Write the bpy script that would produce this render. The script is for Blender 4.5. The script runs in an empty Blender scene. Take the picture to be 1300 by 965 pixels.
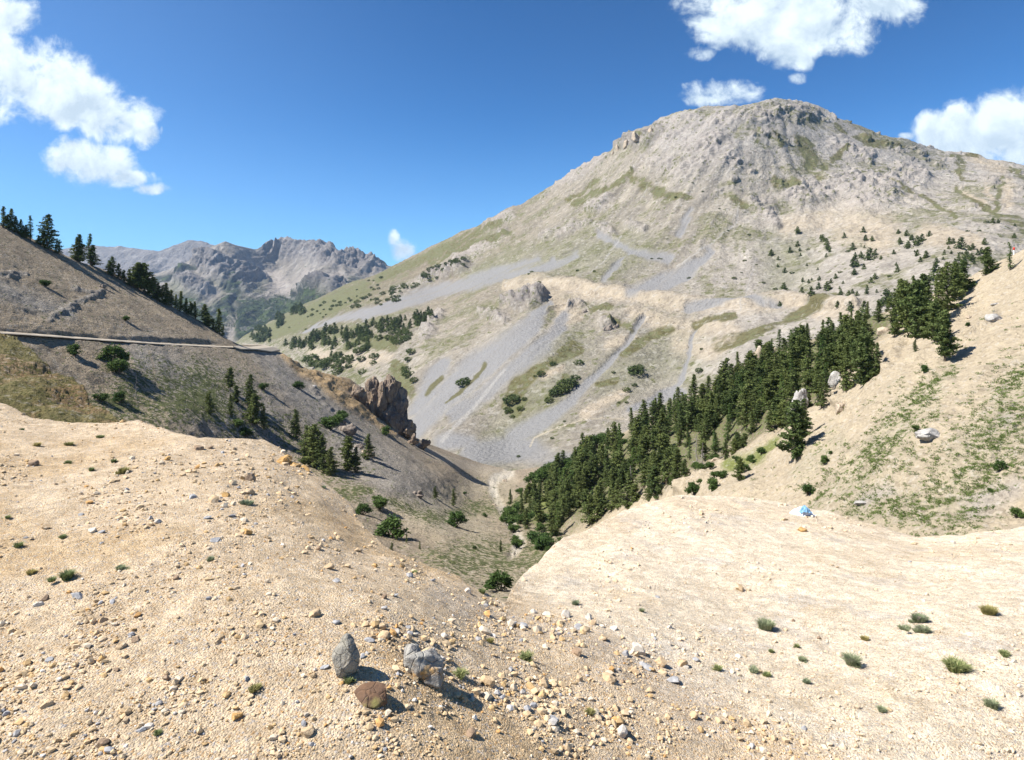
import bpy, math, random
import numpy as np
from mathutils import Vector
random.seed(7); rng = np.random.default_rng(7)
R = math.radians
# ------------------------------------------------------------------ camera, light, exposure
F, CX, HY = 847.0, 650.0, 400.0          # focal length / centre / horizon of the 1300 x 965 photograph
sc = bpy.context.scene; col = sc.collection
cam = bpy.data.cameras.new('camera'); camo = bpy.data.objects.new('camera', cam); col.objects.link(camo)
camo.location = (0, 0, 0); camo.rotation_euler = (R(90), 0, 0)
cam.sensor_width = 36; cam.lens = 36 * F / 1300; cam.shift_y = (HY - 482.5) / 1300
cam.clip_start = 0.1; cam.clip_end = 60000
sc.camera = camo
SUN_EL, SUN_AZ = 50.0, -98.0              # azimuth measured from +Y towards +X
sd = Vector((math.sin(R(SUN_AZ)) * math.cos(R(SUN_EL)), math.cos(R(SUN_AZ)) * math.cos(R(SUN_EL)), math.sin(R(SUN_EL))))
sl = bpy.data.lights.new('sun', 'SUN'); sl.energy = 5.0; sl.angle = R(0.55); sl.color = (1, 0.955, 0.88)
so = bpy.data.objects.new('sun', sl); col.objects.link(so); so.rotation_euler = sd.to_track_quat('Z', 'Y').to_euler()
so.location = (-50, 0, 80)
vs = sc.view_settings; vs.view_transform = 'Standard'; vs.look = 'None'; vs.gamma = 1; vs.exposure = 0.95
sc.display_settings.display_device = 'sRGB'
sc.cycles.max_bounces = 5; sc.cycles.diffuse_bounces = 2; sc.cycles.volume_bounces = 0

class NT:
    """tiny node helper"""
    def __init__(s, tree): s.t = tree; s.n = tree.nodes; s.l = tree.links
    def put(s, sock, v):
        if isinstance(v, bpy.types.NodeSocket): s.l.new(v, sock)
        elif isinstance(v, (tuple, list)) and len(v) == 3 and sock.type == 'RGBA': sock.default_value = (*v, 1)
        else: sock.default_value = v
    def math(s, op, a, b=0.0, c=0.0, clamp=False):
        m = s.n.new('ShaderNodeMath'); m.operation = op; m.use_clamp = clamp
        s.put(m.inputs[0], a); s.put(m.inputs[1], b); s.put(m.inputs[2], c); return m.outputs[0]
    def ramp(s, v, a, b, lo=0.0, hi=1.0):
        m = s.n.new('ShaderNodeMapRange'); m.interpolation_type = 'SMOOTHSTEP'
        s.put(m.inputs[0], v); m.inputs[1].default_value = a; m.inputs[2].default_value = b
        m.inputs[3].default_value = lo; m.inputs[4].default_value = hi; return m.outputs[0]
    def noise(s, vec, scale, detail=4, rough=0.55, dist=0.0):
        m = s.n.new('ShaderNodeTexNoise'); s.put(m.inputs['Vector'], vec)
        m.inputs['Scale'].default_value = scale; m.inputs['Detail'].default_value = detail
        m.inputs['Roughness'].default_value = rough; m.inputs['Distortion'].default_value = dist; return m.outputs[0]
    def vor(s, vec, scale, feat='F1', rnd=1.0, out=0):
        m = s.n.new('ShaderNodeTexVoronoi'); m.feature = feat; s.put(m.inputs['Vector'], vec)
        m.inputs['Scale'].default_value = scale; m.inputs['Randomness'].default_value = rnd; return m.outputs[out]
    def mix(s, f, a, b, mode='MIX'):
        m = s.n.new('ShaderNodeMix'); m.data_type = 'RGBA'; m.blend_type = mode
        s.put(m.inputs[0], f); s.put(m.inputs[6], a); s.put(m.inputs[7], b); return m.outputs[2]
    def scale(s, v, k):
        m = s.n.new('ShaderNodeVectorMath'); m.operation = 'MULTIPLY'; s.put(m.inputs[0], v); m.inputs[1].default_value = k; return m.outputs[0]
    def attr(s, name):
        a = s.n.new('ShaderNodeAttribute'); a.attribute_name = name; return a

# ------------------------------------------------------------------ sky with clouds (world shader, laid out by direction)
w = bpy.data.worlds.new('World'); sc.world = w; w.use_nodes = True
N = NT(w.node_tree); N.n.clear()
sky = N.n.new('ShaderNodeTexSky'); sky.sky_type = 'NISHITA'; sky.sun_disc = False
sky.sun_elevation = R(SUN_EL); sky.sun_rotation = R(SUN_AZ); sky.altitude = 2300; sky.air_density = 1.0; sky.dust_density = 0.6; sky.ozone_density = 2.2
tc = N.n.new('ShaderNodeTexCoord'); sp = N.n.new('ShaderNodeSeparateXYZ'); N.l.new(tc.outputs['Generated'], sp.inputs[0])
yy = N.math('MAXIMUM', sp.outputs[1], 0.08)
U = N.math('DIVIDE', sp.outputs[0], yy); V = N.math('DIVIDE', sp.outputs[2], yy)
cb = N.n.new('ShaderNodeCombineXYZ'); N.l.new(U, cb.inputs[0]); N.l.new(V, cb.inputs[1])
n1 = N.noise(cb.outputs[0], 13, 9, 0.62, 0.3); n2 = N.noise(cb.outputs[0], 48, 7, 0.65, 0.4)
sh = N.n.new('ShaderNodeVectorMath'); sh.operation = 'ADD'; N.l.new(cb.outputs[0], sh.inputs[0]); sh.inputs[1].default_value = (-0.012, 0.022, 0)
n1s = N.noise(sh.outputs[0], 13, 9, 0.62, 0.3)
CL = [  # px, py, rx, ry, weight
 (12,22,36,26,1),(-30,60,60,50,1),(0,95,75,52,1),(55,112,70,42,1),(100,128,58,34,1),(145,152,50,32,1),(182,168,20,20,.9),
 (95,200,36,26,1),(125,208,50,26,1),(160,226,38,14,.8),(192,240,28,9,.7),(205,165,4,12,.3),
 (960,28,80,36,1),(1010,12,120,40,1),(1040,30,80,36,1),(1100,5,70,26,.9),(1000,62,42,24,.85),(1016,78,24,14,.6),(890,68,26,12,.45),
 (925,118,58,20,.55),(900,126,34,12,.5),(1012,100,18,10,.4),(950,112,30,18,.55),
 (1195,168,34,24,1.1),(1232,170,50,34,1.1),(1268,160,42,40,1.1),(1300,170,50,50,1.1),(1280,128,9,18,.7),(1215,150,20,16,1),(1152,173,14,6,.7),
 (509,319,22,15,.6),(500,306,10,14,.4),(1400,150,80,60,1),(-120,70,110,70,1)]
def field(V):
    D = None
    for (px, py, rx, ry, wt) in CL:
        a = N.math('MULTIPLY_ADD', U, F / rx, -(px - CX) / rx); b = N.math('MULTIPLY_ADD', V, F / ry, -(HY - py) / ry)
        r2 = N.math('MULTIPLY_ADD', b, b, N.math('MULTIPLY', a, a))
        g = N.math('MULTIPLY_ADD', r2, -0.62, wt)
        D = g if D is None else N.math('MAXIMUM', D, g)
    return D
D = field(V); DB = field(N.math('SUBTRACT', V, 0.022))      # second look a little lower: tells the flat grey bases from the bright tops
under = N.ramp(N.math('SUBTRACT', D, DB), -0.25, 0.75, 0.0, 0.20)
D = N.math('MAXIMUM', D, -1.0)
D2 = N.math('MULTIPLY_ADD', N.math('SUBTRACT', n1, 0.5), 2.6, D)
D2 = N.math('MULTIPLY_ADD', N.math('SUBTRACT', n2, 0.5), 0.8, D2)
al = N.ramp(D2, 0.0, 0.78)
al = N.math('MULTIPLY', al, N.ramp(sp.outputs[1], 0.1, 0.3))
shade = N.math('SUBTRACT', n1, n1s)
core = N.ramp(D2, 0.6, 1.7, 1.0, 0.8)
lit = N.math('SUBTRACT', N.math('MULTIPLY_ADD', shade, 1.5, core, clamp=False), under); lit = N.math('MINIMUM', N.math('MAXIMUM', lit, 0.66), 1.06)
cc = N.n.new('ShaderNodeCombineXYZ')
N.l.new(N.math('MULTIPLY', lit, 6.0), cc.inputs[0]); N.l.new(N.math('MULTIPLY_ADD', lit, 5.8, 1.0), cc.inputs[1]); N.l.new(N.math('MULTIPLY_ADD', lit, 4.6, 2.6), cc.inputs[2])
SKYC = N.mix(1.0, sky.outputs[0], (0.62, 1.06, 1.16), 'MULTIPLY')
vmn = N.n.new('ShaderNodeVectorMath'); vmn.operation = 'MINIMUM'; N.l.new(SKYC, vmn.inputs[0]); vmn.inputs[1].default_value = (6.5, 7.5, 9)
SKYC = N.mix(1.0, vmn.outputs[0], (1 / 5.4,) * 3, 'MULTIPLY')
gm = N.n.new('ShaderNodeGamma'); N.l.new(SKYC, gm.inputs[0]); gm.inputs[1].default_value = 1.5
SKYC = N.mix(1.0, gm.outputs[0], (4.7,) * 3, 'MULTIPLY')
hzf = N.math('ADD', N.ramp(sp.outputs[2], -0.02, 0.30, 0.30, 0.0), N.ramp(sp.outputs[0], -0.85, 0.0, 0.20, 0.0), clamp=True)
SKYC = N.mix(hzf, SKYC, (2.9, 4.1, 5.6))
out = N.mix(al, SKYC, cc.outputs[0])
bg = N.n.new('ShaderNodeBackground'); N.l.new(out, bg.inputs[0]); bg.inputs[1].default_value = 0.085
wo = N.n.new('ShaderNodeOutputWorld'); N.l.new(bg.outputs[0], wo.inputs[0])

# ------------------------------------------------------------------ numpy noise
_T = rng.random(65536)
def _h(ix, iy, iz): return _T[((ix * 73856093) ^ (iy * 19349663) ^ (iz * 83492791)) & 65535]
def vnoise(x, y, z):
    ix = np.floor(x).astype(np.int64); iy = np.floor(y).astype(np.int64); iz = np.floor(z).astype(np.int64)
    fx, fy, fz = x - ix, y - iy, z - iz
    fx = fx * fx * (3 - 2 * fx); fy = fy * fy * (3 - 2 * fy); fz = fz * fz * (3 - 2 * fz)
    def L(a, b, t): return a + (b - a) * t
    c = [L(_h(ix, iy + j, iz + k), _h(ix + 1, iy + j, iz + k), fx) for k in (0, 1) for j in (0, 1)]
    return L(L(c[0], c[1], fy), L(c[2], c[3], fy), fz) * 2 - 1
def fbm(x, y, z=0.0, o=5, g=0.5, l=2.03):
    x = np.asarray(x, float); y = np.asarray(y, float); z = np.broadcast_to(np.asarray(z, float), x.shape)
    s = 0; a = 1; t = 0
    for i in range(o):
        s = s + a * vnoise(x + 17.3 * i, y + 5.1 * i, z + 3.7 * i); t += a; a *= g; x = x * l; y = y * l; z = z * l
    return s / t
def ridged(x, y, z=0.0, o=5, g=0.5):
    x = np.asarray(x, float); y = np.asarray(y, float); z = np.broadcast_to(np.asarray(z, float), x.shape)
    s = 0; a = 1; t = 0
    for i in range(o):
        s = s + a * (1 - 2 * np.abs(vnoise(x + 9.3 * i, y + 5.1 * i, z))); t += a; a *= g; x = x * 2.07; y = y * 2.07; z = z * 2.07
    return s / t
def sst(v, a, b):
    t = np.clip((v - a) / (b - a), 0, 1); return t * t * (3 - 2 * t)

# ------------------------------------------------------------------ mesh helpers
def add_mesh(name, verts, faces, mat, parent=None, smooth=True, attrs=None):
    """faces: int array (n,3) or (n,4)"""
    me = bpy.data.meshes.new(name); verts = np.asarray(verts, np.float32); faces = np.asarray(faces, np.int32)
    k = faces.shape[1]; n = len(faces)
    me.vertices.add(len(verts)); me.vertices.foreach_set('co', verts.ravel())
    me.loops.add(n * k); me.loops.foreach_set('vertex_index', faces.ravel())
    me.polygons.add(n); me.polygons.foreach_set('loop_start', np.arange(0, n * k, k, dtype=np.int32))
    me.polygons.foreach_set('use_smooth', np.full(n, smooth))
    for an, av in (attrs or {}).items():
        av = np.asarray(av, np.float32)
        if av.ndim == 2:
            at = me.attributes.new(an, 'FLOAT_COLOR', 'POINT'); at.data.foreach_set('color', np.c_[av, np.ones(len(av))].astype(np.float32).ravel())
        else:
            at = me.attributes.new(an, 'FLOAT', 'POINT'); at.data.foreach_set('value', av)
    me.materials.append(mat); me.update(calc_edges=True); me.validate()
    o = bpy.data.objects.new(name, me); col.objects.link(o)
    if parent: o.parent = parent
    return o
def tag(o, label=None, cat=None, group=None, kind=None):
    if label: o['label'] = label
    if cat: o['category'] = cat
    if group: o['group'] = group
    if kind: o['kind'] = kind
    return o
def empty(name, loc): 
    o = bpy.data.objects.new(name, None); col.objects.link(o); o.location = loc; o.empty_display_size = 0.3; return o
def copy_tree(o, parent=None):
    c = o.copy(); col.objects.link(c)
    if parent: c.parent = parent
    for ch in list(o.children): copy_tree(ch, c)
    return c
def ray(px, py): return np.array([(px - CX) / F, 1.0, (HY - py) / F])

# ------------------------------------------------------------------ materials
def new_mat(name, rough=0.9):
    m = bpy.data.materials.new(name); m.use_nodes = True; t = NT(m.node_tree)
    b = t.n['Principled BSDF']; b.inputs['Roughness'].default_value = rough; b.inputs['Specular IOR Level'].default_value = 0.15
    return m, t, b
def terrain_mat(name, s, bump=0.6, dist=0.3, speck=0.5, tuft=(0.07, 0.085, 0.03), s2=None, streak=None):
    """s: noise scale of stones (1/m); vertex colour attribute Col; attribute veg = density of small tufts"""
    m, t, b = new_mat(name, 0.95)
    geo = t.n.new('ShaderNodeNewGeometry'); P = geo.outputs['Position']
    a = t.attr('Col').outputs['Color']; veg = t.attr('veg').outputs['Fac']
    na = t.noise(P, s, 6, 0.7); nb = t.noise(P, s * 0.13, 5, 0.6); vo = t.vor(P, s * 1.3)
    c = t.mix(1.0, a, t.mix(na, (1 - speck,) * 3, (1 + speck,) * 3), 'MULTIPLY')
    c = t.mix(1.0, c, t.mix(nb, (0.78, 0.78, 0.8), (1.22, 1.2, 1.16)), 'MULTIPLY')
    nm_ = t.noise(P, s * 0.36, 7, 0.75); c = t.mix(1.0, c, t.mix(nm_, (0.6, 0.6, 0.62), (1.4, 1.39, 1.36)), 'MULTIPLY')
    # scattered paler and darker single stones
    vc = t.vor(P, s * 0.9, 'F1', 1.0, 1)
    gr = t.n.new('ShaderNodeSeparateColor'); t.l.new(vc, gr.inputs[0])
    c = t.mix(t.ramp(gr.outputs[0], 0.8, 0.95, 0, 0.45), c, t.mix(0.5, c, (0.5, 0.47, 0.43)))
    c = t.mix(t.ramp(gr.outputs[1], 0.82, 0.97, 0, 0.4), c, t.mix(1.0, c, (0.5, 0.48, 0.46), 'MULTIPLY'))
    # small tufts where veg is high
    tn = t.noise(P, s * 0.55 if s2 is None else s2, 5, 0.6)
    tv = t.math('SUBTRACT', t.math('MULTIPLY_ADD', veg, 0.42, tn), 0.66)
    c = t.mix(t.ramp(tv, -0.01, 0.05), c, tuft)
    c = t.mix(t.math('MULTIPLY', t.attr('even').outputs['Fac'], 0.92), c, a)
    t.l.new(c, b.inputs['Base Color'])
    h = t.math('ADD', t.math('MULTIPLY_ADD', nm_, 1.6, na), t.math('MULTIPLY', vo, -0.5))
    bp = t.n.new('ShaderNodeBump'); bp.inputs['Strength'].default_value = bump; bp.inputs['Distance'].default_value = dist
    t.l.new(h, bp.inputs['Height']); t.l.new(bp.outputs[0], b.inputs['Normal'])
    return m
def rock_mat(name, c1, c2, c3, s=1.0, bump=0.7, dist=0.1):
    m, t, b = new_mat(name, 0.9)
    tcn = t.n.new('ShaderNodeTexCoord'); P = tcn.outputs['Object']
    na = t.noise(P, s, 7, 0.65, 0.4); nb = t.noise(P, s * 5, 6, 0.7); cr = t.vor(P, s * 1.6, 'DISTANCE_TO_EDGE')
    c = t.mix(t.ramp(na, 0.38, 0.6), c1, c2); c = t.mix(t.ramp(t.noise(P, s * 0.7 + 0.3, 5, 0.6), 0.54, 0.66), c, c3)
    c = t.mix(1.0, c, t.mix(nb, (0.6, 0.6, 0.6), (1.4, 1.4, 1.4)), 'MULTIPLY')
    t.l.new(c, b.inputs['Base Color'])
    h = t.math('ADD', t.math('ADD', na, t.math('MULTIPLY', nb, 0.5)), t.ramp(cr, 0, 0.06, -0.25, 0))
    bp = t.n.new('ShaderNodeBump'); bp.inputs['Strength'].default_value = bump; bp.inputs['Distance'].default_value = dist
    t.l.new(h, bp.inputs['Height']); t.l.new(bp.outputs[0], b.inputs['Normal'])
    return m
def leaf_mat(name, ca, cb_, tr=0.25):
    m, t, b = new_mat(name, 0.7)
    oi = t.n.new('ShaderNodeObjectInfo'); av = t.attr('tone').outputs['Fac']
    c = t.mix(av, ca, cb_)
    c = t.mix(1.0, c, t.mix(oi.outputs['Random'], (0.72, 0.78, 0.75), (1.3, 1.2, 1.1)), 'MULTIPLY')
    t.l.new(c, b.inputs['Base Color'])
    tl = t.n.new('ShaderNodeBsdfTranslucent'); t.l.new(c, tl.inputs[0])
    ms = t.n.new('ShaderNodeMixShader'); ms.inputs[0].default_value = tr
    t.l.new(b.outputs[0], ms.inputs[1]); t.l.new(tl.outputs[0], ms.inputs[2]); t.l.new(ms.outputs[0], t.n['Material Output'].inputs[0])
    return m
def col_mat(name, rough=0.9, s=60, sp=0.35, bump=0.4, dist=0.01):
    """colour from attribute Col with a fine grain"""
    m, t, b = new_mat(name, rough)
    geo = t.n.new('ShaderNodeNewGeometry'); P = geo.outputs['Position']; na = t.noise(P, s, 5, 0.65)
    c = t.mix(1.0, t.attr('Col').outputs['Color'], t.mix(na, (1 - sp,) * 3, (1 + sp,) * 3), 'MULTIPLY'); t.l.new(c, b.inputs['Base Color'])
    bp = t.n.new('ShaderNodeBump'); bp.inputs['Strength'].default_value = bump; bp.inputs['Distance'].default_value = dist
    t.l.new(na, bp.inputs['Height']); t.l.new(bp.outputs[0], b.inputs['Normal'])
    return m

# ------------------------------------------------------------------ terrain layers
def crv(pts, x):
    p = np.array(pts, float); return np.interp(x, p[:, 0], p[:, 1])
class Layer:
    """a sheet of land: control points give the distance of the ground along a direction; lofted between a lower and an upper line"""
    def __init__(s, ctrl, top, bot, x0, x1, dx, rows):
        c = np.array(ctrl, float); s.c = c[:, :2] / 100; v = 1000 / c[:, 2]
        n = len(c); s.lo, s.hi = v.min() * 0.93, v.max() * 1.07
        d = np.linalg.norm(s.c[:, None] - s.c[None], axis=2); K = s.k(d) + np.eye(n) * 0.02
        P = np.c_[np.ones(n), s.c]; A = np.block([[K, P], [P.T, np.zeros((3, 3))]])
        s.w = np.linalg.solve(A, np.r_[v, 0, 0, 0])
        s.top, s.bot = top, bot; s.x = np.arange(x0, x1 + dx, dx); s.rows = rows
        t = np.linspace(0, 1, rows)[:, None]
        yb = crv(bot, s.x)[None]; yt = crv(top, s.x)[None]
        s.PX = np.broadcast_to(s.x[None], (rows, len(s.x))).copy(); s.PY = yb + (yt - yb) * t
        Dp = s.depth(s.PX, s.PY)
        s.P = np.stack([(s.PX - CX) / F * Dp, Dp, (HY - s.PY) / F * Dp], -1)
        gu = np.gradient(s.P, axis=1); gv = np.gradient(s.P, axis=0); nn = np.cross(gu, gv)
        nn /= np.linalg.norm(nn, axis=2, keepdims=True) + 1e-12; s.N = nn * np.where(nn[..., 2:3] < 0, -1, 1)
    def k(s, d): return np.where(d > 1e-9, d * d * np.log(d + 1e-12), 0)
    def depth(s, px, py):
        q = np.stack([np.ravel(px), np.ravel(py)], 1) / 100; r = np.zeros(len(q))
        for i in range(0, len(q), 50000):
            qq = q[i:i + 50000]; d = np.linalg.norm(qq[:, None] - s.c[None], axis=2)
            r[i:i + 50000] = s.k(d) @ s.w[:-3] + s.w[-3] + qq @ s.w[-2:]
        return (1000 / np.clip(r, s.lo, s.hi)).reshape(np.shape(px))
    def displace(s, h, along=None):
        s.P = s.P + (s.N if along is None else along) * h[..., None]
    def at(s, px, py):
        i = np.clip((px - s.x[0]) / (s.x[1] - s.x[0]), 0, len(s.x) - 1.001); yb = crv(s.bot, px); yt = crv(s.top, px)
        j = np.clip((py - yb) / (yt - yb) * (s.rows - 1), 0, s.rows - 1.001)
        i0, j0 = int(i), int(j); a, b = i - i0, j - j0; P = s.P
        return (P[j0, i0] * (1 - a) + P[j0, i0 + 1] * a) * (1 - b) + (P[j0 + 1, i0] * (1 - a) + P[j0 + 1, i0 + 1] * a) * b
    def build(s, name, mat, C, veg, back, drop, nb=10, even=None):
        """back/drop: how far the land goes on behind its crest and how much it falls"""
        P = s.P; rows = [P]; top = P[-1]; away = top * np.array([1, 1, 0]); away /= np.linalg.norm(away, axis=1, keepdims=True)
        for k in range(1, nb + 1):
            q = k / nb; f = q ** 1.6
            r = top + away * back * f + np.array([0, 0, -1.0]) * drop * f ** 1.15
            h = np.linalg.norm(r - top, axis=1); r[:, 2] += fbm(r[:, 0] / (back * .15), r[:, 1] / (back * .15), 3.3, 4) * h * 0.06
            rows.append(r[None])
        A = np.concatenate(rows, 0); m, n = A.shape[:2]
        idx = np.arange(m * n).reshape(m, n)
        f = np.stack([idx[:-1, :-1], idx[:-1, 1:], idx[1:, 1:], idx[1:, :-1]], -1).reshape(-1, 4)
        C = np.concatenate([C, np.repeat(C[-1:], nb, 0)], 0).reshape(-1, 3); veg = np.concatenate([veg, np.repeat(veg[-1:], nb, 0)], 0).ravel(); ev = np.zeros(len(veg)) if even is None else np.concatenate([even, np.repeat(even[-1:], nb, 0)], 0).ravel()
        o = add_mesh(name, A.reshape(-1, 3), f, mat, attrs={'Col': C, 'veg': veg, 'even': ev}); tag(o, kind='structure'); s.obj = o
        return o
def stroke(PX, PY, pts, soft=0.6):
    """soft mask round a polyline [(x, y, halfwidth)...]"""
    m = np.zeros(PX.shape)
    if len(pts) == 1: pts = pts * 2
    for (x0, y0, w0), (x1, y1, w1) in zip(pts[:-1], pts[1:]):
        sel = (PX > min(x0 - w0, x1 - w1) - 25) & (PX < max(x0 + w0, x1 + w1) + 25) & (PY > min(y0 - w0, y1 - w1) - 25) & (PY < max(y0 + w0, y1 + w1) + 25)
        if not sel.any(): continue
        X = PX[sel]; Y = PY[sel]; dx, dy = x1 - x0, y1 - y0; t = np.clip(((X - x0) * dx + (Y - y0) * dy) / (dx * dx + dy * dy + 1e-9), 0, 1)
        d = np.hypot(X - x0 - dx * t, Y - y0 - dy * t) / (w0 + (w1 - w0) * t)
        m[sel] = np.maximum(m[sel], 1 - sst(d, 1 - soft, 1 + soft * 0.4))
    return m
def strokes(PX, PY, L, soft=0.6):
    m = np.zeros(PX.shape)
    for s_ in L: m = np.maximum(m, stroke(PX, PY, s_, soft))
    return m
def lerp(C, c, m): m = m[..., None]; return C * (1 - m) + np.array(c) * m
def poly_in(px, py, pts):
    ins = False; j = len(pts) - 1
    for i in range(len(pts)):
        xi, yi = pts[i]; xj, yj = pts[j]
        if (yi > py) != (yj > py) and px < (xj - xi) * (py - yi) / (yj - yi) + xi: ins = not ins
        j = i
    return ins
Z = lambda f, ox, oy, L: [(ox + a[0] / f, oy + a[1] / f, *[k / f for k in a[2:]]) for a in L]

exec_marks = []
# ---- base land reaching the horizon, far below
bm_, bt_, bb_ = new_mat('lowland'); gg = bt_.n.new('ShaderNodeNewGeometry')
bt_.l.new(bt_.mix(bt_.noise(gg.outputs['Position'], 0.004, 6, 0.6), (0.05, 0.07, 0.03), (0.16, 0.15, 0.1)), bb_.inputs['Base Color'])
ang = np.linspace(0, 2 * math.pi, 65)[:-1]; rr = [0, 600, 2500, 8000, 12500]
vv = [(0, 3000, -300)] + [(math.cos(a) * r, 3000 + math.sin(a) * r, -300) for r in rr[1:] for a in ang]
ff = [(0, 1 + i, 1 + (i + 1) % 64, 1 + (i + 1) % 64) for i in range(64)]
o = bpy.data.meshes.new('ground'); o.from_pydata(vv, [], [(0, 1 + i, 1 + (i + 1) % 64) for i in range(64)] + [(1 + k * 64 + i, 1 + (k + 1) * 64 + i, 1 + (k + 1) * 64 + (i + 1) % 64, 1 + k * 64 + (i + 1) % 64) for k in range(3) for i in range(64)])
o.materials.append(bm_); o = bpy.data.objects.new('ground', o); col.objects.link(o); tag(o, kind='structure')

# ---- far mountains
far2_top = [(-250,330),(60,325),(120,316),(140,319),(165,318),(185,322),(205,324),(225,316),(240,309),(256,309),(270,313),(300,325),(520,345),(900,350)]
L0 = Layer([(-250,330,9500),(120,318,9000),(270,318,8200),(500,340,9000),(-250,450,8000),(200,450,6800),(500,450,6800),(900,350,9500)], far2_top, [(-250,450),(900,450)], -250, 700, 2.0, 90)
x, y, z = L0.P[..., 0], L0.P[..., 1], L0.P[..., 2]
tt = np.linspace(0, 1, L0.rows)[:, None]
h = ridged(x / 900, z / 1600 + 3, y / 2500, 6, 0.55) * 260 + ridged(x / 260, z / 700, y / 900, 4) * 70
L0.displace(h * (0.35 + 0.65 * (1 - tt ** 6)))
C = np.zeros(x.shape + (3,)) + (0.30, 0.28, 0.27); C = C * (1 + 0.25 * fbm(x / 300, z / 120, y / 400, 5))[..., None]
C = lerp(C, (0.09, 0.10, 0.06), sst(-z + 120 * fbm(x / 300, y / 500, z / 200, 4), -60, 120))
far_m = terrain_mat('far_rock', 0.02, 0.9, 25, 0.55, (0.06, 0.08, 0.03))
L0.build('distant_mountains', far_m, C * .6, np.zeros(x.shape), 2500, 900)

far_top = [(-250,420),(60,400),(150,375),(190,350),(225,340),(255,322),(270,313),(286,307),(300,312),(322,317),(330,317),(333,312),(345,311),(350,308),(358,307),(372,309),(390,309),(399,307),(412,314),(425,317),(433,321),(440,317),(452,325),(470,334),(485,337),(560,350),(700,380)]
L1 = Layer([(-250,420,5600),(190,350,5600),(286,307,5700),(345,340,6100),(380,309,6300),(440,320,5900),(485,337,5600),(700,360,5600),
            (230,380,5000),(300,400,4600),(330,360,5500),(370,350,5700),(360,380,4900),(410,370,4300),(440,380,4200),(-250,460,4200),(200,460,3800),(400,460,3800),(700,460,4000)],
           far_top, [(-250,462),(700,462)], -250, 700, 1.3, 170)
x, y, z = L1.P[..., 0], L1.P[..., 1], L1.P[..., 2]; PX, PY = L1.PX, L1.PY; tt = np.linspace(0, 1, L1.rows)[:, None]
wx = PX + 6 * fbm(x / 200, z / 200, y / 300, 4) * 3; wy = PY + 6 * fbm(x / 200 + 9, z / 200, y / 300, 4)
rockm = strokes(wx, wy, [[(335,322,9),(360,318,14),(395,322,17),(420,330,14),(450,335,14),(480,343,10)], [(375,380,7),(405,368,9),(430,374,8)], [(255,330,14),(280,345,16),(310,360,14),(330,358,8)], [(230,352,16),(260,372,16)]], 0.7)
screem = strokes(wx, wy, [[(330,345,10),(350,360,14),(365,375,12),(372,384,4)], [(300,330,8),(322,340,8)], [(395,348,8),(370,370,10)], [(425,350,8),(380,372,8)],[(300,380,4),(292,420,8),(285,445,10)]], 0.8)
h = ridged(x / 420, z / 1300 + 3, y / 1500, 4, 0.5) * 70 + ridged(x / 120 + .6 * fbm(x / 300, z / 300, 0., 3), z / 600, y / 700, 5, .6) * 45
h = h * (0.12 + 0.88 * (1 - tt ** 4)) * (1 - 0.9 * screem) + rockm * (ridged(x / 110, z / 420, y / 300, 5, 0.6) * 95)
L1.displace(h)
L1.P[..., 2] += rockm * (ridged(x / 55, y / 90, 2.2, 4, .65) * 34) * sst(tt, .5, .9)
C = np.zeros(x.shape + (3,)) + (0.30, 0.27, 0.23); C = C * (1 + 0.32 * fbm(x / 150, z / 60, y / 300, 5) + .2 * ridged(x / 70, z / 500, y / 500, 4))[..., None]
gn = fbm(x / 260, z / 160, y / 400, 5)
C = lerp(C, (0.17, 0.18, 0.09), sst(gn + 0.15 - (z - 120) / 600, 0.0, 0.3) * 0.55)
C = lerp(C, (0.27, 0.25, 0.245), rockm * 0.85); C = lerp(C, (0.46, 0.41, 0.36), screem * 0.9)
fo = sst(-(z - 150 * gn - 40 - 60 * sst(PX, 300, 420)), -40, 60) * (1 - strokes(wx, wy, [[(292,385,5),(285,450,14)]]) * .9)
fo = np.maximum(fo, strokes(wx, wy, [[(195,357,5),(225,352,5),(250,345,4)], [(300,370,10),(290,395,12)], [(310,400,18),(400,395,26)]]) * 0.9)
C = lerp(C, (0.035, 0.05, 0.025), fo)
L1.build('far_mountains', far_m, C * .66, fo * 0.4, 2500, 900)

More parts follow.
